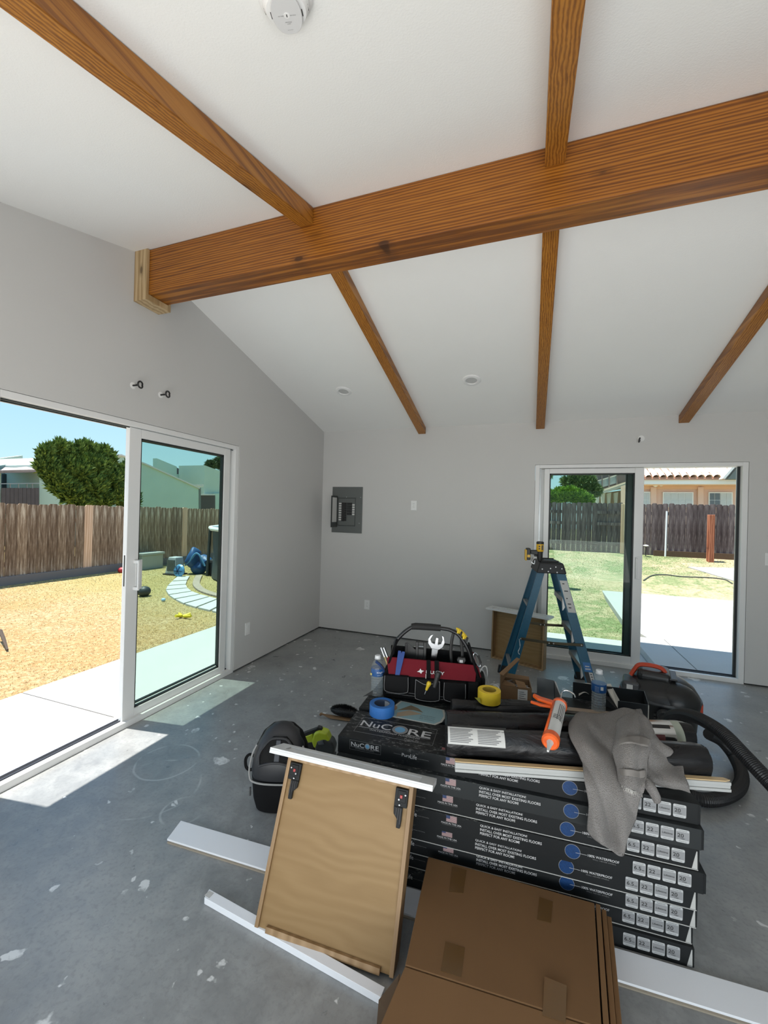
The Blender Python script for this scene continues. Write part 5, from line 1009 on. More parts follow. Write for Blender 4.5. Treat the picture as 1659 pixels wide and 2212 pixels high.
t = tool('hand_saw', 'black pointed saw blade sloping down inside the left of the tool bag', 'saw', .10, .13, .14); obj('blade', MB().prism([(0, 0, 0), (.11, 0, .0), (.10, 0, .055), (.012, 0, .125), (0, 0, .12)], (0, .006, 0)), MK, t); obj('spine', MB().box(0, .012, -.003, .009, .0, .122), M_TUBE, t, bevel=.002)
for i, (x, l_) in enumerate(((.012, .0), (.026, .004))):
    t = tool('chisel', ['chrome-capped chisel leaning out of the left end of the tool bag, outer one', 'chrome-capped chisel leaning out of the left end of the tool bag, inner one'][i], 'chisel', x+.02, .045+l_, .14, -.1, -.42); obj('shank', MB().tube([(0, 0, 0), (0, 0, .085)], .0045, 8), P('brass', (.35, .27, .12), .4, .6), t, True); obj('cap', MB().tube([(0, 0, .075), (0, 0, .125)], .0065, 10), M_CHR, t, True)
t = tool('flashlight', 'small black flashlight hanging by a ring on the front of the tool bag', 'flashlight', .262, -.018, .105, 0, .25); obj('barrel', MB().tube([(0, 0, 0), (0, 0, .05), (0, 0, .052), (0, 0, .075)], [.012, .012, .014, .014], 14), MK, t, True); obj('ring', MB().tube([(.014*math.cos(a), -.003, .075+.006*math.sin(a)) for a in [k*.5 for k in range(13)]], .0015, 6), M_CHR, t, True)
t = tool('screwdriver', 'yellow-handled screwdriver in the middle front pocket of the tool bag', 'screwdriver', .222, -.020, .085, 0, .35); obj('handle', MB().lathe([(.0, .0), (.006, .002), (.008, .02), (.011, .032), (.012, .040), (.008, .046), (0, .048)], 14), M_YEL, t, True); obj('shank', MB().tube([(0, 0, -.02), (0, 0, .0)], .003, 8), M_CHR, t, True)
t = tool('pencil_stub', 'white pencil end standing in the front pocket of the tool bag', 'pencil', .218, .005, .11, 0, 0); obj('stub', MB().tube([(0, 0, 0), (0, 0, .045)], .002, 6), M_PAPER, t, True); obj('tip', MB().tube([(0, 0, .045), (0, 0, .05)], [.002, .0004], 6), MK, t)
t = tool('work_glove', 'yellow and black work glove tucked over the right bend of the bag handle', 'glove', .392, .10, .338, 0, .75)
obj('palm', MB().ball((0, 0, .004), .042, .014, .012, 14, 8), M_YEL, t, True)
for k in range(4): obj('finger', MB().tube(catmull([(-.03+k*.02, -.010, .010), (-.026+k*.02, -.016, .002), (-.02+k*.02, -.016, -.008)], 3), [.0055]*7, 8), MK if k % 2 else M_YEL, t, True)
t = tool('carabiner', 'steel and black carabiner clipped on the right end of the tool bag', 'carabiner', .470, .06, .225, 0, -.38); cp = [(.012*math.cos(a)*1.0, 0, .036*math.sin(a)) for a in [2*math.pi*k/20 for k in range(21)]]
obj('ring', MB().tube(cp, .0042, 8), M_CHR, t, True); obj('gate', MB().tube([(.013, -.001, -.02), (.013, -.001, .02)], .005, 8), MK, t, True)
t = tool('blue_clamp', 'dark blue clamp handle sticking out by the front left corner of the tool bag', 'clamp', -.005, .035, .150, .2, -.6); obj('arm', MB().tube(catmull([(0, 0, -.02), (.006, 0, .02), (-.004, 0, .055)], 4), [.012]*9, 8, flat=.5), P('clamp_blue', (.02, .05, .16), .35), t, True); obj('edge', MB().tube([(.010, -.004, -.02), (.012, -.004, .03)], .003, 6), M_CHR, t, True)
# white cord by the bag
M_CORD = P('white_cord', (.62, .62, .60), .45)
t = thing('cable', 'thin white cable looping between the tool bag and the yellow tape', 'cord', (0, 0, 0)); Q = lambda a, b, y: at(a, b, 'y', y)
obj('loop', MB().tube(catmull([Q(1036, 1452, 2.16), Q(1044, 1440, 2.17), Q(1051, 1442, 2.18), Q(1052, 1462, 2.18), Q(1043, 1475, 2.18), Q(1042, 1460, 2.19), Q(1036, 1448, 2.19), Q(1043, 1448, 2.2), Q(1052, 1468, 2.2), Q(1058, 1485, 2.2), Q(1063, 1494, 2.19)], 6), .0028, 8), M_CORD, t, True)
obj('loop', MB().tube(catmull([Q(1041, 1478, 2.17), Q(1052, 1488, 2.17), Q(1060, 1479, 2.16), Q(1072, 1480, 2.15), Q(1080, 1492, 2.13), Q(1079, 1505, 2.11)], 6), .0032, 8), M_CORD, t, True)

# ---------------------------------------------------------------- small open carton with hardware, metal bracket, open black carton
M_KR3 = kraft('small_box_cardboard', (.17, .10, .05)); RB = math.radians(6); sb = thing('hardware_carton', 'small open brown carton of metal hardware with one flap standing up', 'box', (-.128, 2.16, ZT+.0005), RB); w, d, h, tt = .148, .115, .088, .003
obj('walls', MB().box(0, w, 0, tt, 0, h).box(0, w, d-tt, d, 0, h).box(0, tt, tt, d-tt, 0, h).box(w-tt, w, tt, d-tt, 0, h).box(tt, w-tt, tt, d-tt, 0, tt), M_KR3, sb)
obj('flap', MB().hexa([(0, .0, h), (0, d, h), (.003, d, h), (.003, 0, h)], [(-.006, -.002, h+.060), (.085, d+.03, h+.098), (.088, d+.03, h+.098), (-.003, -.002, h+.060)]), M_KR3, sb)
obj('flap_edge', MB().hexa([(-.008, -.004, h+.058), (.085, d+.03, h+.096), (.10, d+.015, h+.094), (.012, -.02, h+.056)], [(-.008, -.004, h+.062), (.085, d+.03, h+.100), (.10, d+.015, h+.098), (.012, -.02, h+.060)]), M_KR3, sb)
obj('flap', MB().hexa([(0, d-.003, h), (w, d-.003, h), (w, d, h), (0, d, h)], [(.02, d+.03, h+.012), (w-.0, d+.03, h+.004), (w, d+.033, h+.004), (.02, d+.033, h+.012)]), M_KR3, sb)
obj('flap', MB().hexa([(.0, -.001, h), (.075, -.001, h), (.075, .002, h), (.0, .002, h)], [(.012, .045, h+.012), (.068, .05, h-.004), (.068, .053, h-.004), (.012, .048, h+.012)]), M_KR3, sb)
obj('flap', MB().hexa([(.082, -.001, h), (.125, -.001, h), (.125, .002, h), (.082, .002, h)], [(.070, .03, h+.022), (.115, .028, h+.016), (.115, .031, h+.016), (.070, .033, h+.022)]), M_KR3, sb)
obj('shipping_label', MB().box(.082, .128, -.0008, -.0001, .006, .078), M_PAPER, sb)
for k in range(6): obj('label_line', MB().box(.088, .120-(k % 2)*.008, -.0013, -.0008, .014+k*.010, .017+k*.010), MGY, sb)
hw = MB(); rr_ = random.Random(3)
for k in range(26):
    x, y, z = rr_.uniform(.03, .12), rr_.uniform(.03, .09), rr_.uniform(.05, .082); a, b = rr_.uniform(0, 6.28), rr_.uniform(-.6, .6); hw.tube([(x, y, z), (x+.03*math.cos(a), y+.018*math.sin(a), z+.012*b)], .0022, 6); hw.ball((x, y, z), .004, .004, .003, 8, 5)
hw.box(.01, .138, .01, .105, .004, .055); o = obj('screws', hw, M_STEEL, sb, True); o['kind'] = 'stuff'
mb = thing('metal_bracket', 'thin folded galvanised metal bracket beside the hardware carton', 'bracket', (.045, 2.22, ZT+.0005), math.radians(8))
obj('back_plate', MB().prism([(0, 0, 0), (.085, .0, 0), (.078, .0, .125), (-.002, .0, .135)], (0, .0012, 0)), M_STEEL, mb); obj('side_plate', MB().prism([(.085, .0012, 0), (.130, -.05, 0), (.088, .0, .118), (.078, .0012, .125)], (.0012, .001, 0)), M_STEEL, mb); obj('base_plate', MB().prism([(0, -.001, .0005), (.085, -.001, .0005), (.13, -.05, .0005), (.02, -.06, .0005)], (0, 0, .0012)), M_STEEL, mb); obj('bright_lip', MB().tube([(.084, -.002, .001), (.079, -.001, .123)], .0014, 6), M_CHR, mb)
oc = thing('opened_black_carton', 'opened black carton with white inner flaps at the back right of the stack', 'carton', (0, 0, 0)); zb = ZT+.0005; zt2 = ZT+.085
P1 = at(1335, 1514, 'z', zt2); P2 = at(1402, 1523, 'z', zt2); P0 = P1+(P1-P2).normalized()*.20; bkd = Vector((.02, .17, 0)); dwn = Vector((0, 0, -(zt2-zb)))
M_CARD = P('black_card', (.010, .011, .012), .5); M_CIN = P('white_card', (.50, .48, .43), .8)
obj('front_wall', MB().hexa([P1+dwn, P2+dwn, P2+dwn+Vector((0, .003, 0)), P1+dwn+Vector((0, .003, 0))], [P1, P2, P2+Vector((0, .003, 0)), P1+Vector((0, .003, 0))]), M_CARD, oc)
obj('front_edge', MB().hexa([P2+dwn+Vector((-.004, -.002, 0)), P2+dwn+Vector((0, -.002, 0)), P2+dwn, P2+dwn+Vector((-.004, 0, 0))], [P2+Vector((-.004, -.002, 0)), P2+Vector((0, -.002, 0)), P2, P2+Vector((-.004, 0, 0))]), M_CIN, oc)
obj('back_wall', MB().hexa([P0+dwn+bkd, P2+dwn+bkd, P2+dwn+bkd+Vector((0, .003, 0)), P0+dwn+bkd+Vector((0, .003, 0))], [P0+bkd, P2+bkd, P2+bkd+Vector((0, .003, 0)), P0+bkd+Vector((0, .003, 0))]), M_CARD, oc)
obj('end_wall', MB().hexa([P2+dwn, P2+dwn+bkd, P2+dwn+bkd+Vector((-.003, 0, 0)), P2+dwn+Vector((-.003, 0, 0))], [P2, P2+bkd, P2+bkd+Vector((-.003, 0, 0)), P2+Vector((-.003, 0, 0))]), M_CARD, oc)
def sheet(name, rows, m, parent, thick=.0012, n=5, amp=0, fr_=8, seed=0, smooth=True, fold=0, fd=(60, 0, 25)):
    """smooth cloth or card through a grid of 3-D points"""
    R_ = [catmull(r, n) for r in rows]; Ccols = [catmull([r[k] for r in R_], n) for k in range(len(R_[0]))]
    nx, ny = len(Ccols), len(Ccols[0]); V = []
    for c_ in Ccols:
        for p in c_:
            if amp: p = p+mnoise.noise_vector(p*fr_+Vector((seed, 0, 0)))*amp+mnoise.noise_vector(p*fr_*3+Vector((seed, 5, 0)))*amp*.35
            if fold: p = p+Vector((-.2, -.8, .55))*fold*abs(math.sin(p.dot(Vector(fd))+2.2*mnoise.noise(p*6+Vector((seed, 0, 0)))))
            V.append(p)
    F = [(i*ny+j, (i+1)*ny+j, (i+1)*ny+j+1, i*ny+j+1) for i in range(nx-1) for j in range(ny-1)]
    o = obj(name, MB().add(V, F), m, parent, smooth, ang=False); s_ = o.modifiers.new('thickness', 'SOLIDIFY'); s_.thickness = thick; s_.offset = 0; return o
Z = lambda a, b, z: at(a, b, 'z', z); Yp = lambda a, b, y: at(a, b, 'y', y)
sheet('left_flap', [[Yp(1250, 1503, 2.35), Yp(1264, 1496, 2.36), Yp(1280, 1505, 2.37)], [Yp(1252, 1485, 2.40), Yp(1264, 1477, 2.42), Yp(1283, 1484, 2.43)], [Yp(1262, 1480, 2.46), Yp(1273, 1476, 2.47), Yp(1290, 1486, 2.48)]], M_CIN, oc)
cz = lambda p: Vector((p.x, p.y, max(p.z, zb)))
obj('left_wall', MB().prism([cz(p) for p in (Yp(1250, 1504, 2.36), Yp(1281, 1506, 2.36), Yp(1300, 1545, 2.36), Yp(1258, 1543, 2.36))], (0, .003, 0)), M_CARD, oc)
obj('middle_flap', MB().prism([Yp(1306, 1478, 2.42), Yp(1319, 1477, 2.42), Yp(1338, 1512, 2.24), Yp(1335, 1531, 2.20), Yp(1318, 1505, 2.33)], (.0, .0015, 0)), M_CIN, oc)
obj('middle_wall', MB().prism([cz(p) for p in (Yp(1300, 1500, 2.345), Yp(1318, 1506, 2.345), Yp(1334, 1534, 2.24), Yp(1300, 1541, 2.33))], (.0, .0015, 0)), M_CARD, oc)
b0, b1 = Z(1222, 1534, ZT+.012), Z(1330, 1546, ZT+.012); db = (b1-b0).normalized()
pl_ = thing('plank_offcut', 'short grey-brown flooring plank offcut lying behind the second bottle', 'plank', (b0.x, b0.y, ZT+.0005), math.atan2(db.y, db.x)); obj('core', MB().box(0, (b1-b0).length, .0, .035, 0, .010), P('plank_grey', (.17, .16, .15), .6), pl_); obj('wear_face', MB().box(0, (b1-b0).length, 0, .035, .0102, .013), P('plank_brown', (.26, .20, .15), .5, nz=.2, ns=30), pl_)

# ---------------------------------------------------------------- caulking gun
M_ORG = P('orange_enamel', (.72, .105, .012), .35); g0_, g1_ = Z(1209, 1522, ZT+.163), Z(1189, 1601, ZT+.150); dg_ = (g1_-g0_); Lg = dg_.length; MG = frame_M(g0_, dg_, (0, 0, 1))  # x along, y up, z right
cg = thing('caulking_gun', 'orange caulking gun with a white cartridge lying across the black rolls', 'caulking gun', M=MG); RX90 = Matrix.Rotation(math.pi/2, 4, 'Y'); R_g = .0255
zl = MG.inverted().to_3x3() @ Vector((-1, 0, 0)); sgn = 1 if zl.z > 0 else -1
V = []; n = 16
for x in (.012, Lg-.016):
    for k in range(n+1): c = math.pi*.62+(math.pi*1.15)*k/n; V.append((x, (R_g+.003)*math.sin(c*1.0), sgn*-(R_g+.003)*math.cos(c)))
V = [(x, (R_g+.0028)*math.cos(c), sgn*(R_g+.0028)*math.sin(c)) for x in (.010, Lg-.012) for c in [math.radians(35+k*11) for k in range(n+1)]]
o = obj('cradle', MB().add(V, [(k, k+1, n+2+k, n+1+k) for k in range(n)]), M_ORG, cg, True, ang=False); s_ = o.modifiers.new('t', 'SOLIDIFY'); s_.thickness = .0016
obj('rear_cap', MB().lathe([(0, -.004), (.027, -.004), (.0295, 0), (.0295, .016), (.027, .018)], 28, RX90), M_ORG, cg, True); obj('front_ring', MB().lathe([(.0262, Lg-.024), (.0295, Lg-.024), (.0295, Lg+.004), (.024, Lg+.010), (.0205, Lg+.010)], 28, RX90), M_ORG, cg, True)
obj('cartridge', MB().lathe([(0, .012), (R_g, .012), (R_g, Lg-.004), (.018, Lg+.004), (.012, Lg+.008), (.0085, Lg+.022), (.0055, Lg+.050), (.0035, Lg+.066), (0, Lg+.067)], 28, RX90), P('cartridge_white', (.60, .60, .58), .4), cg, True)
for k in range(4):
    c = math.radians(-20-k*14); x0, x1 = .045, .045+.13-(k % 2)*.03; obj('label_print', MB().add([(x, (R_g+.0005)*math.cos(c_), sgn*(R_g+.0005)*math.sin(c_)) for x in (x0, x1) for c_ in (c, c+.07, c+.12)], [(0, 1, 4, 3), (1, 2, 5, 4)]), MGY, cg)
for k in range(3): obj('label_stripe', MB().add([(x, (R_g+.0006)*math.cos(c_), sgn*(R_g+.0006)*math.sin(c_)) for x in (.14+k*.012, .144+k*.012) for c_ in [math.radians(-80+j*14) for j in range(8)]], [(j, j+1, 9+j, 8+j) for j in range(7)]), MK, cg)
hz_ = sgn; obj('handle', MB().prism([(-.006, -.004, hz_*.015), (.022, -.004, hz_*.025), (.010, -.004, hz_*.085), (-.018, -.004, hz_*.110), (-.032, -.004, hz_*.105), (-.016, -.004, hz_*.075)], (0, .014, 0)), M_ORG, cg, bevel=.003)
obj('trigger', MB().prism([(.018, -.010, hz_*.02), (.034, -.010, hz_*.03), (.040, -.010, hz_*.070), (.030, -.010, hz_*.112), (.018, -.010, hz_*.110), (.024, -.010, hz_*.068)], (0, .010, 0)), M_ORG, cg, bevel=.003)
obj('thumb_release', MB().box(-.012, -.004, -.010, .016, hz_*-.03, hz_*-.012), MK, cg, bevel=.002); obj('rod', MB().tube(catmull([(.012, 0, 0), (-.03, .004, 0), (-.055, .030, hz_*-.004), (-.060, .040, hz_*-.022), (-.050, .036, hz_*-.048), (-.038, .026, hz_*-.056)], 6), .0032, 8), M_CHR, cg, True)

# ---------------------------------------------------------------- towel
M_TOW = NT('grey_terry'); _t = M_TOW; _n = _t.noise(260, 3, .7); _t.set(_t.mix(_t.ramp(_t.noise(420, 4, .7), (.34, 0.0), (.66, 1.0)), (.14, .124, .112), (.30, .275, .253)), .95, spec=.05, sheen=.35); _t.bump(_n, 1.0, .012); M_TOW = _t.m; M_TOWB = P('towel_band', (.185, .170, .156), .9, bump=.2)
tw_ = thing('grey_towel', 'crumpled warm grey terry towel hanging over the right side of the carton stack', 'towel', (0, 0, 0)); YH_ = 1.575
zt3 = ZT+RR*2+.022
rows = [[Z(1242, 1545, ZT+.10), Z(1268, 1541, zt3), Z(1300, 1545, zt3), Z(1345, 1533, zt3+.02), Z(1385, 1537, zt3+.02)],
        [Z(1233, 1570, zt3-.01), Z(1262, 1566, zt3+.012), Z(1300, 1580, zt3-.006), Z(1345, 1560, zt3+.02), Z(1395, 1565, zt3+.015)],
        [Z(1236, 1600, zt3-.02), Z(1265, 1610, zt3-.006), Z(1300, 1618, zt3-.02), Z(1345, 1612, zt3), Z(1400, 1610, zt3)],
        [Z(1255, 1645, ZT+.080), Z(1280, 1650, ZT+.088), Z(1315, 1655, ZT+.082), Z(1350, 1655, ZT+.09), Z(1390, 1660, ZT+.085)],
        [Yp(1266, 1690, YH_), Yp(1290, 1695, YH_-.02), Yp(1320, 1700, YH_), Yp(1352, 1702, YH_-.018), Yp(1388, 1708, YH_+.01)],
        [Yp(1275, 1745, YH_), Yp(1296, 1750, YH_-.022), Yp(1322, 1752, YH_), Yp(1352, 1755, YH_-.018), Yp(1379, 1752, YH_+.005)],
        [Yp(1268, 1788, YH_), Yp(1294, 1795, YH_-.022), Yp(1320, 1800, YH_), Yp(1346, 1800, YH_-.014), Yp(1368, 1786, YH_)],
        [Yp(1286, 1812, YH_), Yp(1303, 1825, YH_-.018), Yp(1322, 1838, YH_), Yp(1343, 1851, YH_-.006), Yp(1353, 1822, YH_)]]
sheet('main_drape', rows, M_TOW, tw_, .007, 8, .007, 9, 2, fold=.034, fd=(26, 0, 13))
# bunched fold hanging with fringe end, and the right-hand skirt
rows = [[Z(1335, 1560, zt3+.03), Z(1355, 1545, zt3+.055), Z(1380, 1541, zt3+.06), Z(1400, 1560, zt3+.04)],
        [Z(1330, 1590, zt3+.02), Z(1350, 1580, zt3+.05), Z(1378, 1575, zt3+.05), Z(1408, 1590, zt3+.03)],
        [Z(1325, 1625, zt3+.0), Z(1348, 1618, zt3+.035), Z(1375, 1618, zt3+.035), Z(1404, 1625, zt3+.01)],
        [Z(1333, 1660, ZT+.09), Z(1350, 1662, ZT+.115), Z(1372, 1664, ZT+.115), Z(1398, 1665, ZT+.09)],
        [Yp(1336, 1680, YH_-.0), Yp(1350, 1690, YH_-.035), Yp(1368, 1694, YH_-.035), Yp(1392, 1695, YH_-.01)],
        [Yp(1340, 1690, YH_-.005), Yp(1352, 1700, YH_-.038), Yp(1368, 1708, YH_-.038), Yp(1388, 1712, YH_-.012)]]
sheet('folded_end', rows, M_TOW, tw_, .008, 8, .006, 12, 7, fold=.02, fd=(36, 0, -10))
band = [[p+Vector((0, -.009, .004)) for p in (r[0].lerp(r[1], .3), r[1], r[2], r[2].lerp(r[3], .8))] for r in (rows[3], [a.lerp(b, .5) for a, b in zip(rows[3], rows[4])])]
sheet('woven_band', band, M_TOWB, tw_, .006, 8, .006, 12, 7, fold=.02, fd=(36, 0, -10))
band = [[p+Vector((0, -.009, .008)) for p in (r[0].lerp(r[1], .2), r[1], r[2], r[2].lerp(r[3], .8))] for r in ([a.lerp(b, .45) for a, b in zip(rows[1], rows[2])], [a.lerp(b, .85) for a, b in zip(rows[1], rows[2])])]
sheet('woven_band', band, M_TOWB, tw_, .006, 8, .006, 12, 7, fold=.02, fd=(36, 0, -10))
fg = MB(); rr_ = random.Random(8)
for k in range(46):
    u = k/45; a = rows[5][0].lerp(rows[5][1], min(1, u*3)) if u < .333 else (rows[5][1].lerp(rows[5][2], (u-.333)*3) if u < .667 else rows[5][2].lerp(rows[5][3], (u-.667)*3)); fg.tube([a, a+Vector((rr_.uniform(-.004, .004), -.002, -.006)), a+Vector((rr_.uniform(-.006, .006), rr_.uniform(-.004, .002), -.014))], [.0012, .001, .0006], 4)
o = obj('fringe', fg, P('fringe_thread', (.42, .40, .37), .9), tw_); o['kind'] = 'stuff'
rows = [[Z(1398, 1555, zt3+.02), Z(1408, 1570, zt3+.01), Z(1414, 1590, zt3), Z(1420, 1612, zt3-.02)],
        [Z(1402, 1600, zt3+.015), Z(1420, 1612, zt3-.01), Z(1438, 1618, ZT+.11), Z(1458, 1622, ZT+.085)],
        [Z(1396, 1650, ZT+.085), Z(1424, 1655, ZT+.070), Z(1448, 1650, ZT+.065), Z(1470, 1650, ZT+.055)],
        [Z(1388, 1684, ZT+.042), Z(1420, 1686, ZT+.046), Z(1452, 1688, ZT+.044), Z(1484, 1690, ZT+.042)],
        [Z(1392, 1690, ZT+.020), Z(1424, 1698, ZT+.018), Z(1456, 1706, ZT+.012), Z(1491, 1712, ZT+.006)]]
sheet('right_skirt', rows, M_TOW, tw_, .006, 8, .005, 11, 4, fold=.02, fd=(34, 20, 20))
rows = [[Yp(1386, 1682, 1.60), Yp(1394, 1680, 1.59), Yp(1404, 1684, 1.60)], [Yp(1392, 1698, 1.59), Yp(1404, 1697, 1.575), Yp(1416, 1700, 1.59)], [Yp(1404, 1715, 1.60), Yp(1414, 1713, 1.585), Yp(1424, 1716, 1.60)], [Yp(1414, 1733, 1.61), Yp(1420, 1734, 1.60), Yp(1426, 1731, 1.61)]]
sheet('corner_tail', rows, M_TOW, tw_, .006, 5, .003, 14, 4)

# ---------------------------------------------------------------- step ladder with a drill on top
M_FRP = NT('blue_fibreglass'); _t = M_FRP; _t.set(_t.mix(_t.noise(60, 3), (.006, .07, .125), (.012, .105, .18)), .4, spec=.4); M_FRP = _t.m; M_ALU = P('aluminium', (.42, .42, .41), .4, .8); M_CAPB = P('ladder_cap', (.008, .008, .009), .5, bump=.3, bs=60); M_BRS = P('oily_steel', (.07, .058, .035), .4, .7)
LO = Vector((.145, 3.93, 0)); lr = math.radians(8); ld = thing('step_ladder', 'blue fibreglass step ladder, spread open, in front of the far glass door', 'ladder', LO, lr); HB, HT = .345, .045; ZTp = 1.02
def rail3(xb, xt, yb, yt, w=.078, m=M_FRP, face=-1):
    # C-channel: web faces sideways (y), two flanges
    mb_ = MB(); a = Vector((xb, yb, .02)); b = Vector((xt, yt, ZTp+.06)); s1 = 1 if yb < 0 else -1; dx = Vector((w/2, 0, 0)); dy = Vector((0, .004*s1, 0)); fl_ = Vector((0, .026*s1, 0)); tx = Vector((.004, 0, 0))
    mb_.hexa([a-dx, a+dx, a+dx+dy, a-dx+dy], [b-dx*.92, b+dx*.92, b+dx*.92+dy, b-dx*.92+dy]); mb_.hexa([a-dx+dy, a-dx+tx+dy, a-dx+tx+fl_, a-dx+fl_], [b-dx*.92+dy, b-dx*.92+tx+dy, b-dx*.92+tx+fl_, b-dx*.92+fl_]); mb_.hexa([a+dx-tx+dy, a+dx+dy, a+dx+fl_, a+dx-tx+fl_], [b+dx*.92-tx+dy, b+dx*.92+dy, b+dx*.92+fl_, b+dx*.92-tx+fl_])
    obj('rail', mb_, m, ld, bevel=.001); obj('foot', MB().hexa([a+Vector((-.05, -.016, -.02)), a+Vector((.05, -.016, -.02)), a+Vector((.05, .02, -.02)), a+Vector((-.05, .02, -.02))], [a+Vector((-.042, -.012, .05)), a+Vector((.042, -.012, .05)), a+Vector((.042, .016, .05)), a+Vector((-.042, .016, .05))]), M_CAPB, ld, bevel=.004)
for s1 in (-1, 1):
    rail3(HB, HT+.012, s1*.24, s1*.155, .080); rail3(-HB, -HT-.022, s1*.21, s1*.145, .066)
for k in range(1, 4):
    z = .27*k; u = (z-.02)/(ZTp+.04); x = HB+(HT+.012-HB)*u; yy = .24+(.155-.24)*u-.006
    obj('step', MB().box(x-.042, x+.035, -yy, yy, z-.006, z+.006).box(x-.042, x-.038, -yy, yy, z-.035, z-.006).box(x+.031, x+.035, -yy, yy, z-.035, z-.006), M_ALU, ld, bevel=.0015)
    obj('brace', MB().hexa([(x-.040, -yy, z-.10), (x-.034, -yy, z-.10), (x-.034, -yy+.004, z-.10), (x-.040, -yy+.004, z-.10)], [(x-.040, -yy, z), (x+.02, -yy, z), (x+.02, -yy+.06, z), (x-.040, -yy+.06, z)]), M_ALU, ld)
for z in (.18, .72):
    u = (z-.02)/(ZTp+.04); x = -HB+(-HT-.022+HB)*u; yy = .21+(.145-.21)*u-.004; obj('rear_bar', MB().box(x-.024, x+.010, -yy, yy, z-.012, z+.010), M_ALU, ld, bevel=.002)
obj('top_cap', MB().hexa([(-.125, -.185, ZTp-.005), (.118, -.185, ZTp-.005), (.118, .185, ZTp-.005), (-.125, .185, ZTp-.005)], [(-.098, -.17, ZTp+.085), (.092, -.17, ZTp+.085), (.092, .17, ZTp+.085), (-.098, .17, ZTp+.085)]), M_CAPB, ld, bevel=.012, seg=3)
obj('tray_rim', MB().box(-.07, .065, -.12, -.10, ZTp+.085, ZTp+.100).box(-.04, .05, -.06, .06, ZTp+.085, ZTp+.094).box(-.07, .065, .10, .12, ZTp+.085, ZTp+.100), M_CAPB, ld, bevel=.005)
for x, z in ((-.078, ZTp+.03), (-.012, ZTp+.038), (.030, ZTp+.052), (.078, ZTp+.040), (-.03, ZTp+.012), (.04, ZTp+.008)): obj('rivet', MB().lathe([(.006, 0), (.005, .003), (0, .0035)], 10, Matrix.Translation((x, -.183+(z-ZTp)*.16, z)) @ Matrix.Rotation(math.pi/2, 4, 'X')), M_ALU, ld, True)
for s1, z in ((-1, .445), (1, .49)):
    u = (z-.02)/(ZTp+.04); x0 = -HB+(-HT-.022+HB)*u; x1 = HB+(HT+.012-HB)*u; y = s1*(.24+(.155-.24)*u)+s1*.008
    a, m_, b = Vector((x0-.01, y, z+.012)), Vector(((x0+x1)/2, y, z-.006)), Vector((x1+.02, y, z))
    for p, q_ in ((a, m_+Vector((.03, 0, 0))), (m_-Vector((.03, 0, 0)), b)): obj('spreader', MB().hexa([p+Vector((0, -.003, -.012)), q_+Vector((0, -.003, -.012)), q_+Vector((0, .003, -.012)), p+Vector((0, .003, -.012))], [p+Vector((0, -.003, .012)), q_+Vector((0, -.003, .012)), q_+Vector((0, .003, .012)), p+Vector((0, .003, .012))]), M_BRS, ld, bevel=.003)
    for p in (a, m_-Vector((.015, 0, 0)), m_+Vector((.02, 0, 0)), b-Vector((.015, 0, 0))): obj('rivet', MB().lathe([(.006, 0), (.005, .003), (0, .0035)], 10, Matrix.Translation(p+Vector((0, -.005, 0))) @ Matrix.Rotation(math.pi/2, 4, 'X')), M_ALU, ld, True)
def railface(z, w0, w1, h, m, name, lift=.0006):   # sticker on the outside of the near right rail
    def pt(u_, zz): u = (zz-.02)/(ZTp+.04); return Vector((HB+(HT+.012-HB)*u+u_, -(.24+(.155-.24)*u)-lift, zz))
    q4 = [pt(w0, z), pt(w1, z), pt(w1, z+h), pt(w0, z+h)]; return obj(name, MB().prism(q4[::-1], (0, .0004, 0)), m, ld)
railface(.70, -.026, .034, .26, P('sticker_white', (.50, .50, .48), .6), 'warning_sticker'); 
for z, w in ((.93, .018), (.87, .03), (.81, .012), (.765, .026), (.735, .02)): railface(z, -.012, -.012+w, .008, MK, 'sticker_mark', .0012)
railface(.235, -.022, .034, .072, P('sticker_blue', (.03, .14, .36), .5), 'logo_sticker'); railface(.25, -.014, .026, .010, M_PAPER, 'sticker_mark', .0012); railface(.272, -.010, .022, .008, M_PAPER, 'sticker_mark', .0012)
railface(.115, -.030, .004, .115, MK, 'spec_sticker'); railface(.115, .005, .034, .115, M_PAPER, 'spec_sticker'); railface(.055, -.026, .034, .056, M_PAPER, 'barcode_sticker')
for k in range(5): railface(.066, -.016+k*.008, -.012+k*.008, .030, MK, 'barcode_bar', .0012); railface(.13+k*.02, .012, .026, .010, MGY, 'sticker_mark', .0012)
u = .66; obj('paint_drip', MB().tube(catmull([(-HB+(HB-HT-.022)*.40-.022, -.222, .455), (-.248, -.221, .39), (-.262, -.222, .345), (-.250, -.222, .325)], 5), [.004, .006, .007, .008, .009]*3+[.006], 6, flat=.4), P('drip_white', (.6, .6, .58), .6), ld, True)
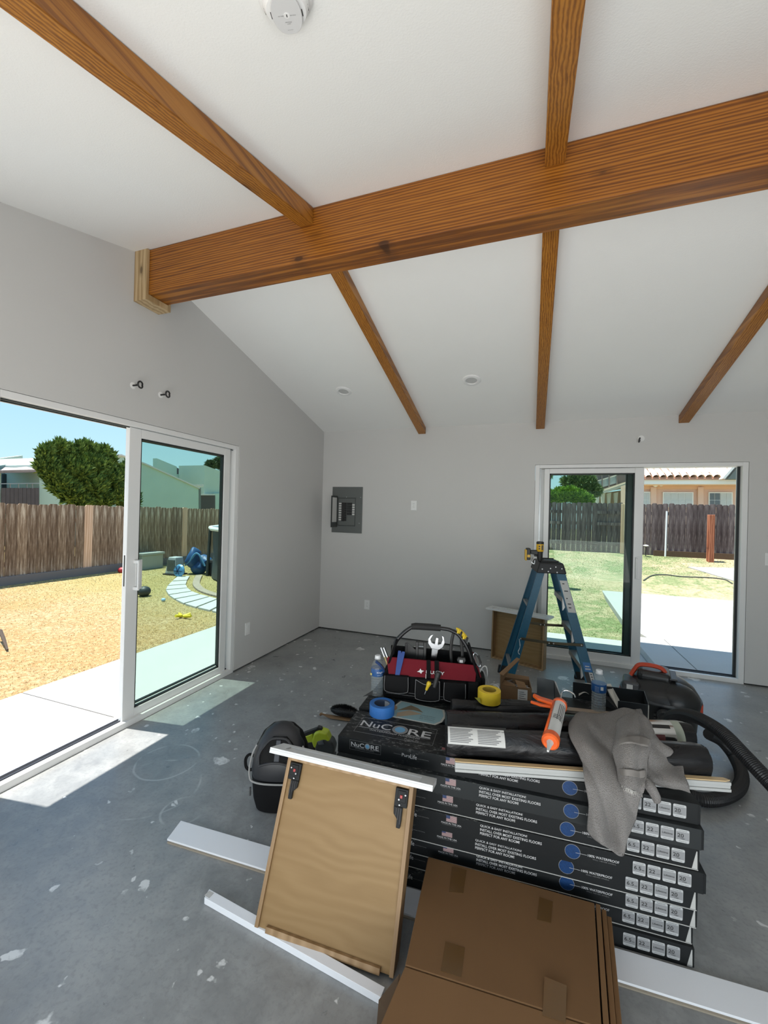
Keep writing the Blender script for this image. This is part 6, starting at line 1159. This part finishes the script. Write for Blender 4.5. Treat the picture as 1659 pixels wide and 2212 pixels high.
# drill standing nose down on the ladder top, battery to the left
DM = Matrix.Translation(LO) @ Matrix.Rotation(lr, 4, 'Z'); M_DY = P('drill_yellow', (.62, .36, .012), .4)
dr = thing('cordless_drill', 'yellow and black cordless drill standing nose down on the ladder top', 'drill', M=DM @ Matrix.Translation((-.088, -.10, ZTp+.0865)))
obj('nose', MB().lathe([(.0, 0), (.014, 0), (.018, .012), (.024, .03), (.025, .075), (.028, .085)], 20), MK, dr, True); obj('motor_housing', MB().lathe([(.027, .085), (.031, .092), (.031, .150), (.028, .158)], 20), M_DY, dr, True); obj('tail_cap', MB().lathe([(.0315, .150), (.0315, .166), (.026, .172), (0, .173)], 20), MK, dr, True)
for z in (.105, .125): obj('vent', MB().box(-.016, -.004, -.0325, -.029, z, z+.012).box(.008, .020, -.031, -.027, z-.004, z+.016), MK, dr)
obj('grip', MB().hexa([(-.080, -.018, .062), (-.015, -.018, .052), (-.015, .018, .052), (-.080, .018, .062)], [(-.080, -.017, .096), (-.015, -.018, .098), (-.015, .018, .098), (-.080, .017, .096)]), MK, dr, bevel=.008, seg=3)
obj('trigger', MB().box(-.048, -.024, -.008, .008, .040, .056), MK, dr, bevel=.004); obj('battery', MB().box(-.115, -.080, -.036, .036, .010, .112), MK, dr, bevel=.008, seg=3)
obj('battery_shell', MB().box(-.124, -.108, -.034, .034, .004, .10), M_DY, dr, bevel=.006); obj('battery_badge', MB().box(-.108, -.084, -.0375, -.036, .034, .056), M_DY, dr)
hk = obj('belt_hook', MB().tube(catmull([(-.062, -.02, .03), (-.075, -.03, .0), (-.05, -.034, -.02), (-.045, -.03, .01)], 5), .005, 6), M_STEEL, dr, True)

# ---------------------------------------------------------------- shop vacuum and hose
vc = at(1428, 1500, 'y', 3.38); M_VB = P('vac_black', (.010, .011, .012), .38, spec=.5); M_VO = P('vac_orange', (.50, .055, .02), .4); M_VG = P('vac_grey', (.045, .047, .05), .45)
va = thing('shop_vacuum', 'black shop vacuum with orange-red carry handle behind the carton stack', 'vacuum cleaner', (vc.x+.0, 3.42, 0), math.radians(-12))
obj('tank', MB().lathe([(.0, .03), (.20, .03), (.235, .06), (.25, .24), (.258, .25), (.258, .262)], 36), M_VB, va, True); obj('head', MB().lathe([(.258, .263), (.246, .30), (.215, .345), (.165, .38), (.10, .40), (0, .405)], 36), M_VB, va, True)
obj('head_band', MB().lathe([(.262, .255), (.266, .262), (.262, .275), (.256, .276)], 36), M_VG, va, True)
obj('motor_cover', MB().box(-.15, .07, -.13, .12, .35, .435), M_VB, va, bevel=.035, seg=4); obj('exhaust_bulge', MB().ball((.08, -.10, .27), .17, .15, .12, 20, 12), M_VB, va, True)
for k in range(3): obj('cooling_rib', MB().box(-.03, .105, -.12, .10, .345+k*.028, .358+k*.028), M_VG, va, bevel=.006)
hpv = catmull([(-.19, -.05, .37), (-.165, -.05, .415), (-.13, -.05, .455), (-.03, -.05, .462), (.02, -.05, .445), (.04, -.05, .40)], 5); obj('carry_handle', MB().tube(hpv, .022, 10, flat=.7), M_VO, va, True)
obj('side_box', MB().box(-.245, -.13, -.19, .0, .20, .36), M_VG, va, bevel=.02, seg=3); obj('rating_label', MB().box(-.215, -.175, -.193, -.190, .29, .34), M_PAPER, va); obj('accessory_rail', MB().box(-.225, -.07, -.215, -.20, .20, .25), M_VG, va, bevel=.005)
for i in range(6):
    for j in range(4): obj('vent_hole', MB().box(-.04+i*.019, -.028+i*.019, -.252, -.244, .12+j*.022, .134+j*.022), MK, va)
for s1 in (-1, 1): obj('latch', MB().box(s1*.255-.012, s1*.255+.012, -.03, .03, .17, .26), M_VO, va, bevel=.006)
for a in (.7, 2.4, 3.9, 5.5): c_, s_ = math.cos(a)*.19, math.sin(a)*.19; obj('caster', MB().tube([(c_-.012, s_, .022), (c_+.012, s_, .022)], .022, 12), MK, va, True)
va.scale = (.92, .90, 1.0)
obj('hose_port', MB().tube([(.02, -.24, .20), (.02, -.31, .20)], [.045, .04], 16), M_VG, va, True)
M_HOSE = P('vac_hose', (.012, .012, .013), .45, spec=.45)
def corr(name, pts, r, parent):
    P_ = catmull(pts, 14); out = [P_[0]]; 
    # resample for even corrugation
    L_ = [0]
    for a, b in zip(P_[:-1], P_[1:]): L_.append(L_[-1]+(b-a).length)
    n = int(L_[-1]/.0042); S_ = []; j = 0
    for k in range(n+1):
        s = L_[-1]*k/n
        while j < len(L_)-2 and L_[j+1] < s: j += 1
        S_.append(P_[j].lerp(P_[j+1], (s-L_[j])/max(1e-6, L_[j+1]-L_[j])))
    return obj(name, MB().tube(S_, [r if k % 2 else r-.0026 for k in range(len(S_))], 14), M_HOSE, parent, False)
hs = thing('vacuum_hose', 'thick black corrugated vacuum hose looping over the floor at the right', 'hose', (0, 0, 0))
HR = .034; f_ = HR+.004
vport = Vector((vc.x+.02*.98-.31*.2, 3.42-.31*.98-.0, .20))
corr('hose_run', [vport, at(1444, 1560, 'y', 3.03), at(1450, 1548, 'y', 2.95), at(1475, 1543, 'y', 2.85), at(1510, 1552, 'y', 2.72), at(1560, 1583, 'y', 2.55), at(1610, 1634, 'y', 2.42), at(1659, 1686, 'y', 2.32), at(1720, 1745, 'y', 2.25), at(1850, 1850, 'z', f_)], HR, hs)
corr('hose_run', [at(1530, 1585, 'z', .20), at(1560, 1602, 'z', .14), at(1586, 1635, 'z', .06), at(1602, 1672, 'z', f_), at(1596, 1702, 'z', f_), at(1566, 1722, 'z', f_), at(1525, 1728, 'z', f_), at(1490, 1718, 'z', f_), at(1462, 1700, 'z', f_)], HR, hs)

# ---------------------------------------------------------------- black padded bag, nailer and brush left of the stack
bgx = thing('black_padded_bag', 'black padded bag with a grey-piped front panel standing on the floor behind the drawer', 'bag', (-1.165, 1.80, 0), math.radians(20)); bgx.scale = (.95, .95, .97)
M_BG = P('bag_black', (.006, .006, .0065), .75, spec=.2); M_SH = P('bag_shell', (.020, .021, .024), .42, spec=.5); M_PG2 = P('bag_piping', (.30, .30, .29), .6); M_BIN = P('bag_inside', (.003, .003, .003), .9)
def rings(mbx, prof, n=28, p=2.6):
    V = []; 
    for cx, cy, z, w, d in prof:
        for k in range(n):
            a = 2*math.pi*k/n; c_, s_ = math.cos(a), math.sin(a); V.append((cx+w*math.copysign(abs(c_)**(2/p), c_), cy+d*math.copysign(abs(s_)**(2/p), s_), z))
    m_ = len(prof); mbx.add(V, [(i*n+k, i*n+(k+1) % n, (i+1)*n+(k+1) % n, (i+1)*n+k) for i in range(m_-1) for k in range(n)]+[tuple(range(n))[::-1], tuple(range((m_-1)*n, m_*n))]); return mbx
obj('body', rings(MB(), [(0, 0, 0, .10, .055), (0, 0, .008, .125, .075), (0, 0, .06, .140, .085), (0, 0, .17, .150, .092), (0, 0, .24, .148, .090), (0, .01, .31, .135, .075), (0, .025, .37, .105, .052), (0, .035, .405, .06, .03), (0, .035, .415, .02, .01)]), M_BG, bgx, True)
obj('front_shell', rings(MB(), [(0, -.030, .175, .110, .05), (0, -.040, .185, .135, .066), (0, -.042, .22, .142, .070), (0, -.030, .28, .138, .066), (0, -.008, .335, .120, .058), (0, .010, .385, .088, .046), (0, .022, .415, .045, .025), (0, .025, .422, .01, .01)]), M_SH, bgx, True)
loopp = catmull([(-.120, -.045, .335), (-.136, -.062, .30), (-.146, -.076, .24), (-.143, -.084, .20), (-.125, -.098, .182), (-.06, -.110, .176), (.06, -.110, .176), (.125, -.098, .182), (.143, -.084, .20), (.146, -.076, .24), (.136, -.062, .30), (.120, -.045, .335)], 4)
obj('piping', MB().tube(loopp, .0045, 8), M_PG2, bgx, True)
wn_ = [(-.088, -.112, .268), (-.092, -.098, .315), (-.070, -.082, .350), (-.035, -.066, .378), (.035, -.066, .378), (.070, -.082, .350), (.092, -.098, .315), (.088, -.112, .268), (.03, -.118, .285), (-.03, -.118, .285)]
obj('window_recess', MB().prism(wn_, (0, .030, 0)), M_BIN, bgx); obj('window_rim', MB().tube(catmull([Vector(p)+Vector((0, -.001, 0)) for p in wn_+[wn_[0]]], 4), .006, 8), M_SH, bgx, True)
obj('divider', MB().hexa([(-.014, -.118, .285), (.014, -.118, .285), (.014, -.112, .285), (-.014, -.112, .285)], [(-.012, -.074, .375), (.012, -.074, .375), (.012, -.066, .375), (-.012, -.066, .375)]), P('bag_divider', (.04, .045, .055), .5), bgx, bevel=.003)
obj('side_loop', MB().tube(catmull([(-.135, .0, .245), (-.165, -.01, .265), (-.185, -.015, .245), (-.183, -.015, .205), (-.165, -.01, .185), (-.138, .0, .190)], 5), .009, 6, flat=.25, upv=(0, 1, 0)), M_BG, bgx, True); obj('zip_pull', MB().box(-.155, -.148, -.04, -.03, .07, .11), P('zip_grey', (.07, .07, .07), .5), bgx)
M_LIME = P('lime_plastic', (.42, .52, .03), .4)
nl = thing('nail_gun', 'lime green and black cordless nailer standing behind the drawer front', 'nailer', (at(670, 1612, 'z', .06).x, 2.22, 0), math.radians(12)); 
nx = lambda px, py: (at(px, py, 'y', 2.22)-Vector((nl.location.x, 2.22, 0)))
def np_(pts, d, m, name, off=0, **k): obj(name, MB().prism([Vector((nx(a, b).x, -d/2+off, nx(a, b).z)) for a, b in pts][::-1], (0, d, 0)), m, nl, **k)
np_([(636, 1598), (650, 1590), (676, 1583), (678, 1601), (640, 1603)], .035, M_LIME, 'handle', bevel=.006, seg=3)
np_([(676, 1598), (680, 1580), (690, 1576), (705, 1583), (712, 1600), (708, 1612), (680, 1612)], .07, M_LIME, 'head', bevel=.012, seg=3)
np_([(682, 1608), (686, 1594), (702, 1592), (716, 1602), (722, 1618), (716, 1640), (690, 1640)], .075, P('nailer_grey', (.035, .04, .04), .5), 'motor', bevel=.014, seg=3)
np_([(688, 1596), (699, 1594), (702, 1604), (690, 1604)], .082, M_CHR, 'metal_plate', bevel=.002)
np_([(624, 1590), (684, 1573), (686, 1580), (630, 1597)], .028, MK, 'magazine', bevel=.002); np_([(682, 1574), (686, 1570), (693, 1573), (695, 1580), (686, 1580)], .03, MK, 'nose', bevel=.003)
np_([(655, 1602), (678, 1600), (680, 1630), (660, 1632)], .03, MK, 'grip', bevel=.004); np_([(655, 1630), (720, 1636), (718, 1668), (655, 1664)], .08, P('nailer_grey', (.035, .04, .04), .5), 'battery_foot', bevel=.01)
# shift so that the foot stands on the floor
zmin = nx(655, 1664).z
mo = MK
brs = thing('bench_brush', 'wooden-handled black bristle brush lying on the floor behind the stack corner', 'brush', (at(726, 1548, 'z', .02).x, at(726, 1548, 'z', .02).y, 0), math.radians(2))
obj('handle', MB().tube(catmull([(-.125, -.01, .020), (-.10, -.01, .024), (-.05, -.005, .016), (.02, .0, .014), (.17, .01, .014)], 5), [.006, .014, .017, .016, .010, .009, .009, .010, .012, .015, .017, .018, .018, .018, .018, .018, .018, .018, .018, .018, .018], 10, flat=.6), wood('brush_handle', 'x', (.16, .09, .04), (.28, .17, .08), (.36, .24, .13), 60, .1, .5, False), brs, True)
bb = MB(); rr_ = random.Random(2); mbb = MB().ball((.06, .02, .055), .115, .030, .036, 18, 10); obj('bristle_core', mbb, MK, brs, True)
for k in range(3800):
    a = rr_.uniform(0, 6.28); th = rr_.uniform(0, 1.9); d = Vector((math.sin(th)*math.cos(a), math.sin(th)*math.sin(a), math.cos(th))); b = Vector((.06+.108*d.x, .02+.027*d.y, .055+.033*d.z)); e_ = b+Vector((d.x*.6, d.y, d.z))*rr_.uniform(.010, .024); s_ = Vector((.001, .001, 0)); bb.add([b-s_, b+s_, e_], [(0, 1, 2)])
o = obj('bristles', bb, MK, brs); o['kind'] = 'stuff'
